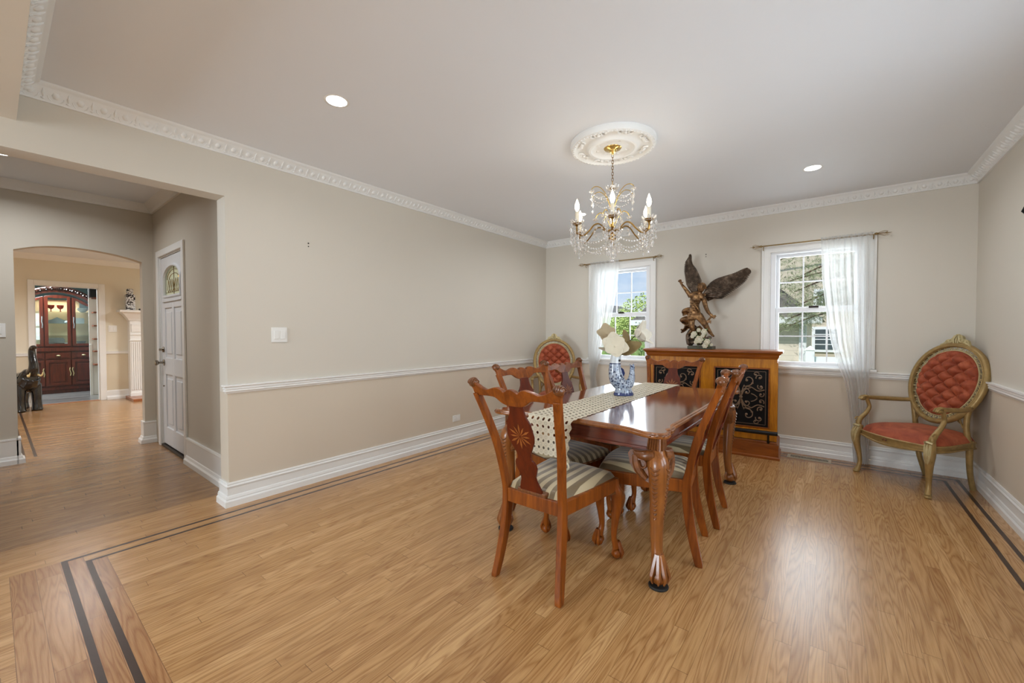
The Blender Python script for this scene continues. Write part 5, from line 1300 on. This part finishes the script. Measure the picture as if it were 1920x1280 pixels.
house('garage_house','cream sided garage with white eave seen low in the right-hand window',-4.6,-.56,12.6,16.5,1.60,M_sidY,[],1.1)
house('neighbour_house','tan two-storey neighbouring house with white grid windows beyond the right-hand window',-3.6,6.5,19.5,27,7.2,M_sidT,[(-1.80,2.85,.17,.5),(-1.66,1.15,.34,.76),(1.2,1.3,.5,1.5)],2)
t=thing('vinyl_fence','white vinyl fence with capped post outside the right-hand window','fence',(-.40,11.2,-.55))
MB().box(-.08,.08,-.08,.08,0,1.40).lathe([(.13,1.40),(.12,1.43),(0,1.50)],4,a0=PI/4).build('post',M_white,t,bevel=.01)
pn=MB().box(.08,4,-.02,.02,.1,1.15).box(.08,4,-.04,.04,1.12,1.26)
pn.build('fence_panel',M_white,t)
def foliage(mb,c,rad,n,s,seed,needle=False):
    rnd=random.Random(seed)
    for i in range(n):
        while 1:
            p=Vector((rnd.uniform(-1,1),rnd.uniform(-1,1),rnd.uniform(-1,1)))
            if .15<p.length<1: break
        p=Vector((c[0]+p.x*rad[0],c[1]+p.y*rad[1],c[2]+p.z*rad[2])); q=Vector((rnd.gauss(0,1),rnd.gauss(0,1),rnd.gauss(0,.6))).normalized()
        w=q.orthogonal().normalized()*s*rnd.uniform(.5,1); l=q*s*rnd.uniform(.8,1.6)
        if needle: w*=.25; l*=1.6
        mb.add([p-w*.6,p+l*.5-w*.4,p+l,p+w*.6],[(0,1,2,3)])
def tree(name,label,cat,loc,h,blobs,mat,s,seed,needle=False,group=None,n=420):
    t=thing(name,label,cat,loc,0,group)
    h*=.5; MB().tube([(0,0,-.02),(0,.02,h*.5),(.03,0,h)],[h*.035,h*.025,h*.008],8).build('trunk',M_bark,t,smooth=True)
    f=MB()
    for c,r in blobs: foliage(f,c,r,n,s,seed); seed+=1
    o=f.build('foliage',mat,t,fixn=False); return t
# pine whose boughs hang across the right-hand window
t=thing('pine_tree','dark drooping pine boughs crossing the upper panes of the right-hand window','tree',(3.0,11.6,-.55))
MB().tube([(0,0,-.02),(.05,0,3),(0,0,8)],[.22,.17,.06],8).build('trunk',M_bark,t,smooth=True)
bg=MB(); nd=MB(); rnd=random.Random(5)
for k in range(12):
    z=2.2+.15*k; sg_=1; L=rnd.uniform(2.9,4.4) ; yy=rnd.uniform(-1.2,.6)
    P_=[(0,0,z),(-L*.4,yy*.4,z+.25),(-L*.8,yy*.8,z+.05),(-L,yy,z-.25)]; bg.tube(spl(P_,4),[.022,.020,.018,.015]*3+[.006],5)
    for q in spl(P_,7)[5:]:
        for j in range(32):
            o_=Vector(q)+Vector((rnd.gauss(0,.19),rnd.gauss(0,.3),rnd.gauss(.0,.10))); dr=Vector((rnd.gauss(.4,1),rnd.gauss(0,1),rnd.gauss(.3,.7))).normalized()
            for i in range(4):
                d_=(dr+Vector((rnd.gauss(0,.4),rnd.gauss(0,.4),rnd.gauss(0,.4)))).normalized(); w=d_.orthogonal().normalized()*.004
                nd.add([o_-w,o_+w,o_+d_*.11],[(0,1,2)])
bg.build('branch',M_bark,t,smooth=True); nd.build('needles',M_pine,t,fixn=False)
tree('leafy_tree','bright yellow-green tree in the upper right panes of the left-hand window','tree',(-5.0,13.2,-.55),4,[((.2,0,1.9),(1.1,1,1.2)),((-.9,.3,1.5),(.8,.9,1.0))],M_bright,.055,3,n=5200)
tree('leafy_tree','lower green shrub tree behind the left-hand window, left of the bright tree','tree',(-7.4,15.6,-.55),2.2,[((0,0,1.5),(1.0,.9,1.1))],M_bright,.06,13,n=4200)
hd=thing('clipped_hedge','dense green hedge filling the lower panes of the left-hand window','hedge',(-5.2,10.2,-.55))
f=MB()
for k in range(9): foliage(f,(-2.8+k*.7,0,.85),(.6,.5,.98),1500,.045,40+k)
f.box(-3.1,3.2,-.25,.3,0,1.5); f.build('leaves',M_hedge,hd,fixn=False)
house('low_house','pale low house with long eave behind the hedge in the left-hand window',-16,-8.3,19.5,23,1.9,M_sidT,[],.9)
for i,(z0,z1) in enumerate(((5.6,5.2),(4.7,4.5))):
    p=MB().tube([(-25+k*4,18+.2*k,z0+(z1-z0)*k/8-.5*sin(PI*k/8)) for k in range(9)],.022,5)
    tag(p.build('overhead_wire',M_black),['upper dark overhead wire crossing the sky in the left-hand window','lower dark overhead wire crossing the sky in the left-hand window'][i],'cable','overhead wires')
# ------------------------------------------------------------------ lights
def area(name,loc,rot,sx,sy,power,col=(1,1,1),spread=180,shape='RECTANGLE'):
    l=bpy.data.lights.new(name,'AREA'); l.shape=shape; l.size=sx; l.size_y=sy; l.energy=power; l.color=col; l.spread=R(spread)
    o=bpy.data.objects.new(name,l); COL.objects.link(o); o.location=loc; o.rotation_euler=[R(a) for a in rot]; return o
DAY=(.74,.88,1.0); WARM=(.93,.96,1.0)
for i,(c,_) in enumerate(WIN): area('daylight_window',(c,YB+.20,1.49),(-90,0,0),  .64,1.15,12,(.86,.93,1.0))
for a,b in FILL_RW: area('rear_fill_light',((a+b)/2,-4.35,1.35),(90,0,0),b-a-.1,1.6,124,(.78,.895,1.0))  # soft fill coming through the added rear window
for c in FILL_SWIN: area('side_fill_light',(XR+.20,c,1.49),(0,90,0),1.15,.64,19,(.84,.92,1.0))  # fill coming through the added side windows
for (x,y,z,p) in ((-2.265,1.25,ZC,4),(-.15,4.13,ZC,5),(-2.26,4.13,ZC,5),(-.15,1.25,ZC,3),(-5.19,.07,ZF,12),(-8.2,.72,2.55,12),(-8.2,-2.0,2.55,75),(-8.2,3.2,2.55,65),(-12.0,.3,2.59,95)):  # outer living room and kitchen beams are added fill without fixtures
    area('downlight_and_fill_beam',(x,y,z-.012),(0,0,0),.10 if x>-6 else .6,.10 if x>-6 else .6,p,WARM if x>-11.9 else (.85,.95,1),160,'DISK')
for i,a in enumerate(ARMS):
    l=bpy.data.lights.new('candle_glow','POINT'); l.energy=.32; l.color=(1,.9,.76); l.shadow_soft_size=.016
    o=bpy.data.objects.new('candle_glow',l); COL.objects.link(o); o.location=(CX+.270*cos(a),CY+.270*sin(a),2.17)
su=bpy.data.lights.new('sun','SUN'); su.energy=3.6; su.angle=R(1); su.color=(1,.96,.9); so=bpy.data.objects.new('sun',su); COL.objects.link(so); so.rotation_euler=(R(42),R(0),R(-35))
w=bpy.data.worlds.new('sky'); SC.world=w; w.use_nodes=True; nt=w.node_tree; nt.nodes.clear()
ou=nt.nodes.new('ShaderNodeOutputWorld'); bgk=nt.nodes.new('ShaderNodeBackground'); tc=nt.nodes.new('ShaderNodeTexCoord'); sx_=nt.nodes.new('ShaderNodeSeparateXYZ')
rp=nt.nodes.new('ShaderNodeValToRGB'); nz=nt.nodes.new('ShaderNodeTexNoise'); nz.inputs['Scale'].default_value=4; nz.inputs['Detail'].default_value=5
mp=nt.nodes.new('ShaderNodeMapping'); mp.inputs['Scale'].default_value=(1,1,3)
rp.color_ramp.elements[0].color=srgb(205,222,240); rp.color_ramp.elements[0].position=0; rp.color_ramp.elements[1].color=srgb(110,160,220); rp.color_ramp.elements[1].position=.5
mx=nt.nodes.new('ShaderNodeMix'); mx.data_type='RGBA'; r2=nt.nodes.new('ShaderNodeValToRGB'); r2.color_ramp.elements[0].position=.48; r2.color_ramp.elements[1].position=.66
L_=nt.links.new; L_(tc.outputs['Generated'],sx_.inputs[0]); L_(sx_.outputs[2],rp.inputs[0]); L_(tc.outputs['Generated'],mp.inputs[0]); L_(mp.outputs[0],nz.inputs['Vector']); L_(nz.outputs['Fac'],r2.inputs[0]); L_(r2.outputs[0],mx.inputs[0]); L_(rp.outputs[0],mx.inputs[6]); mx.inputs[7].default_value=(.9,.93,.96,1); L_(mx.outputs[2],bgk.inputs[0]); bgk.inputs[1].default_value=.85; L_(bgk.outputs[0],ou.inputs[0])
area('cabinet_light',(CBX-.17,CBY,1.90),(0,0,0),.08,.5,2.2,(1,.9,.72))
# ------------------------------------------------------------------ camera
cam=bpy.data.cameras.new('camera'); co=bpy.data.objects.new('camera',cam); COL.objects.link(co); SC.camera=co
cam.sensor_width=36; cam.sensor_fit='HORIZONTAL'; cam.lens=766.85/1920*36; cam.clip_start=.02; cam.clip_end=200
co.location=(0,0,1.24); co.rotation_euler=(R(90-1.255),0,R(38.16))
vs_=SC.view_settings; vs_.view_transform='Standard'; vs_.look='None'; vs_.gamma=1; vs_.use_curve_mapping=False; vs_.exposure=.41
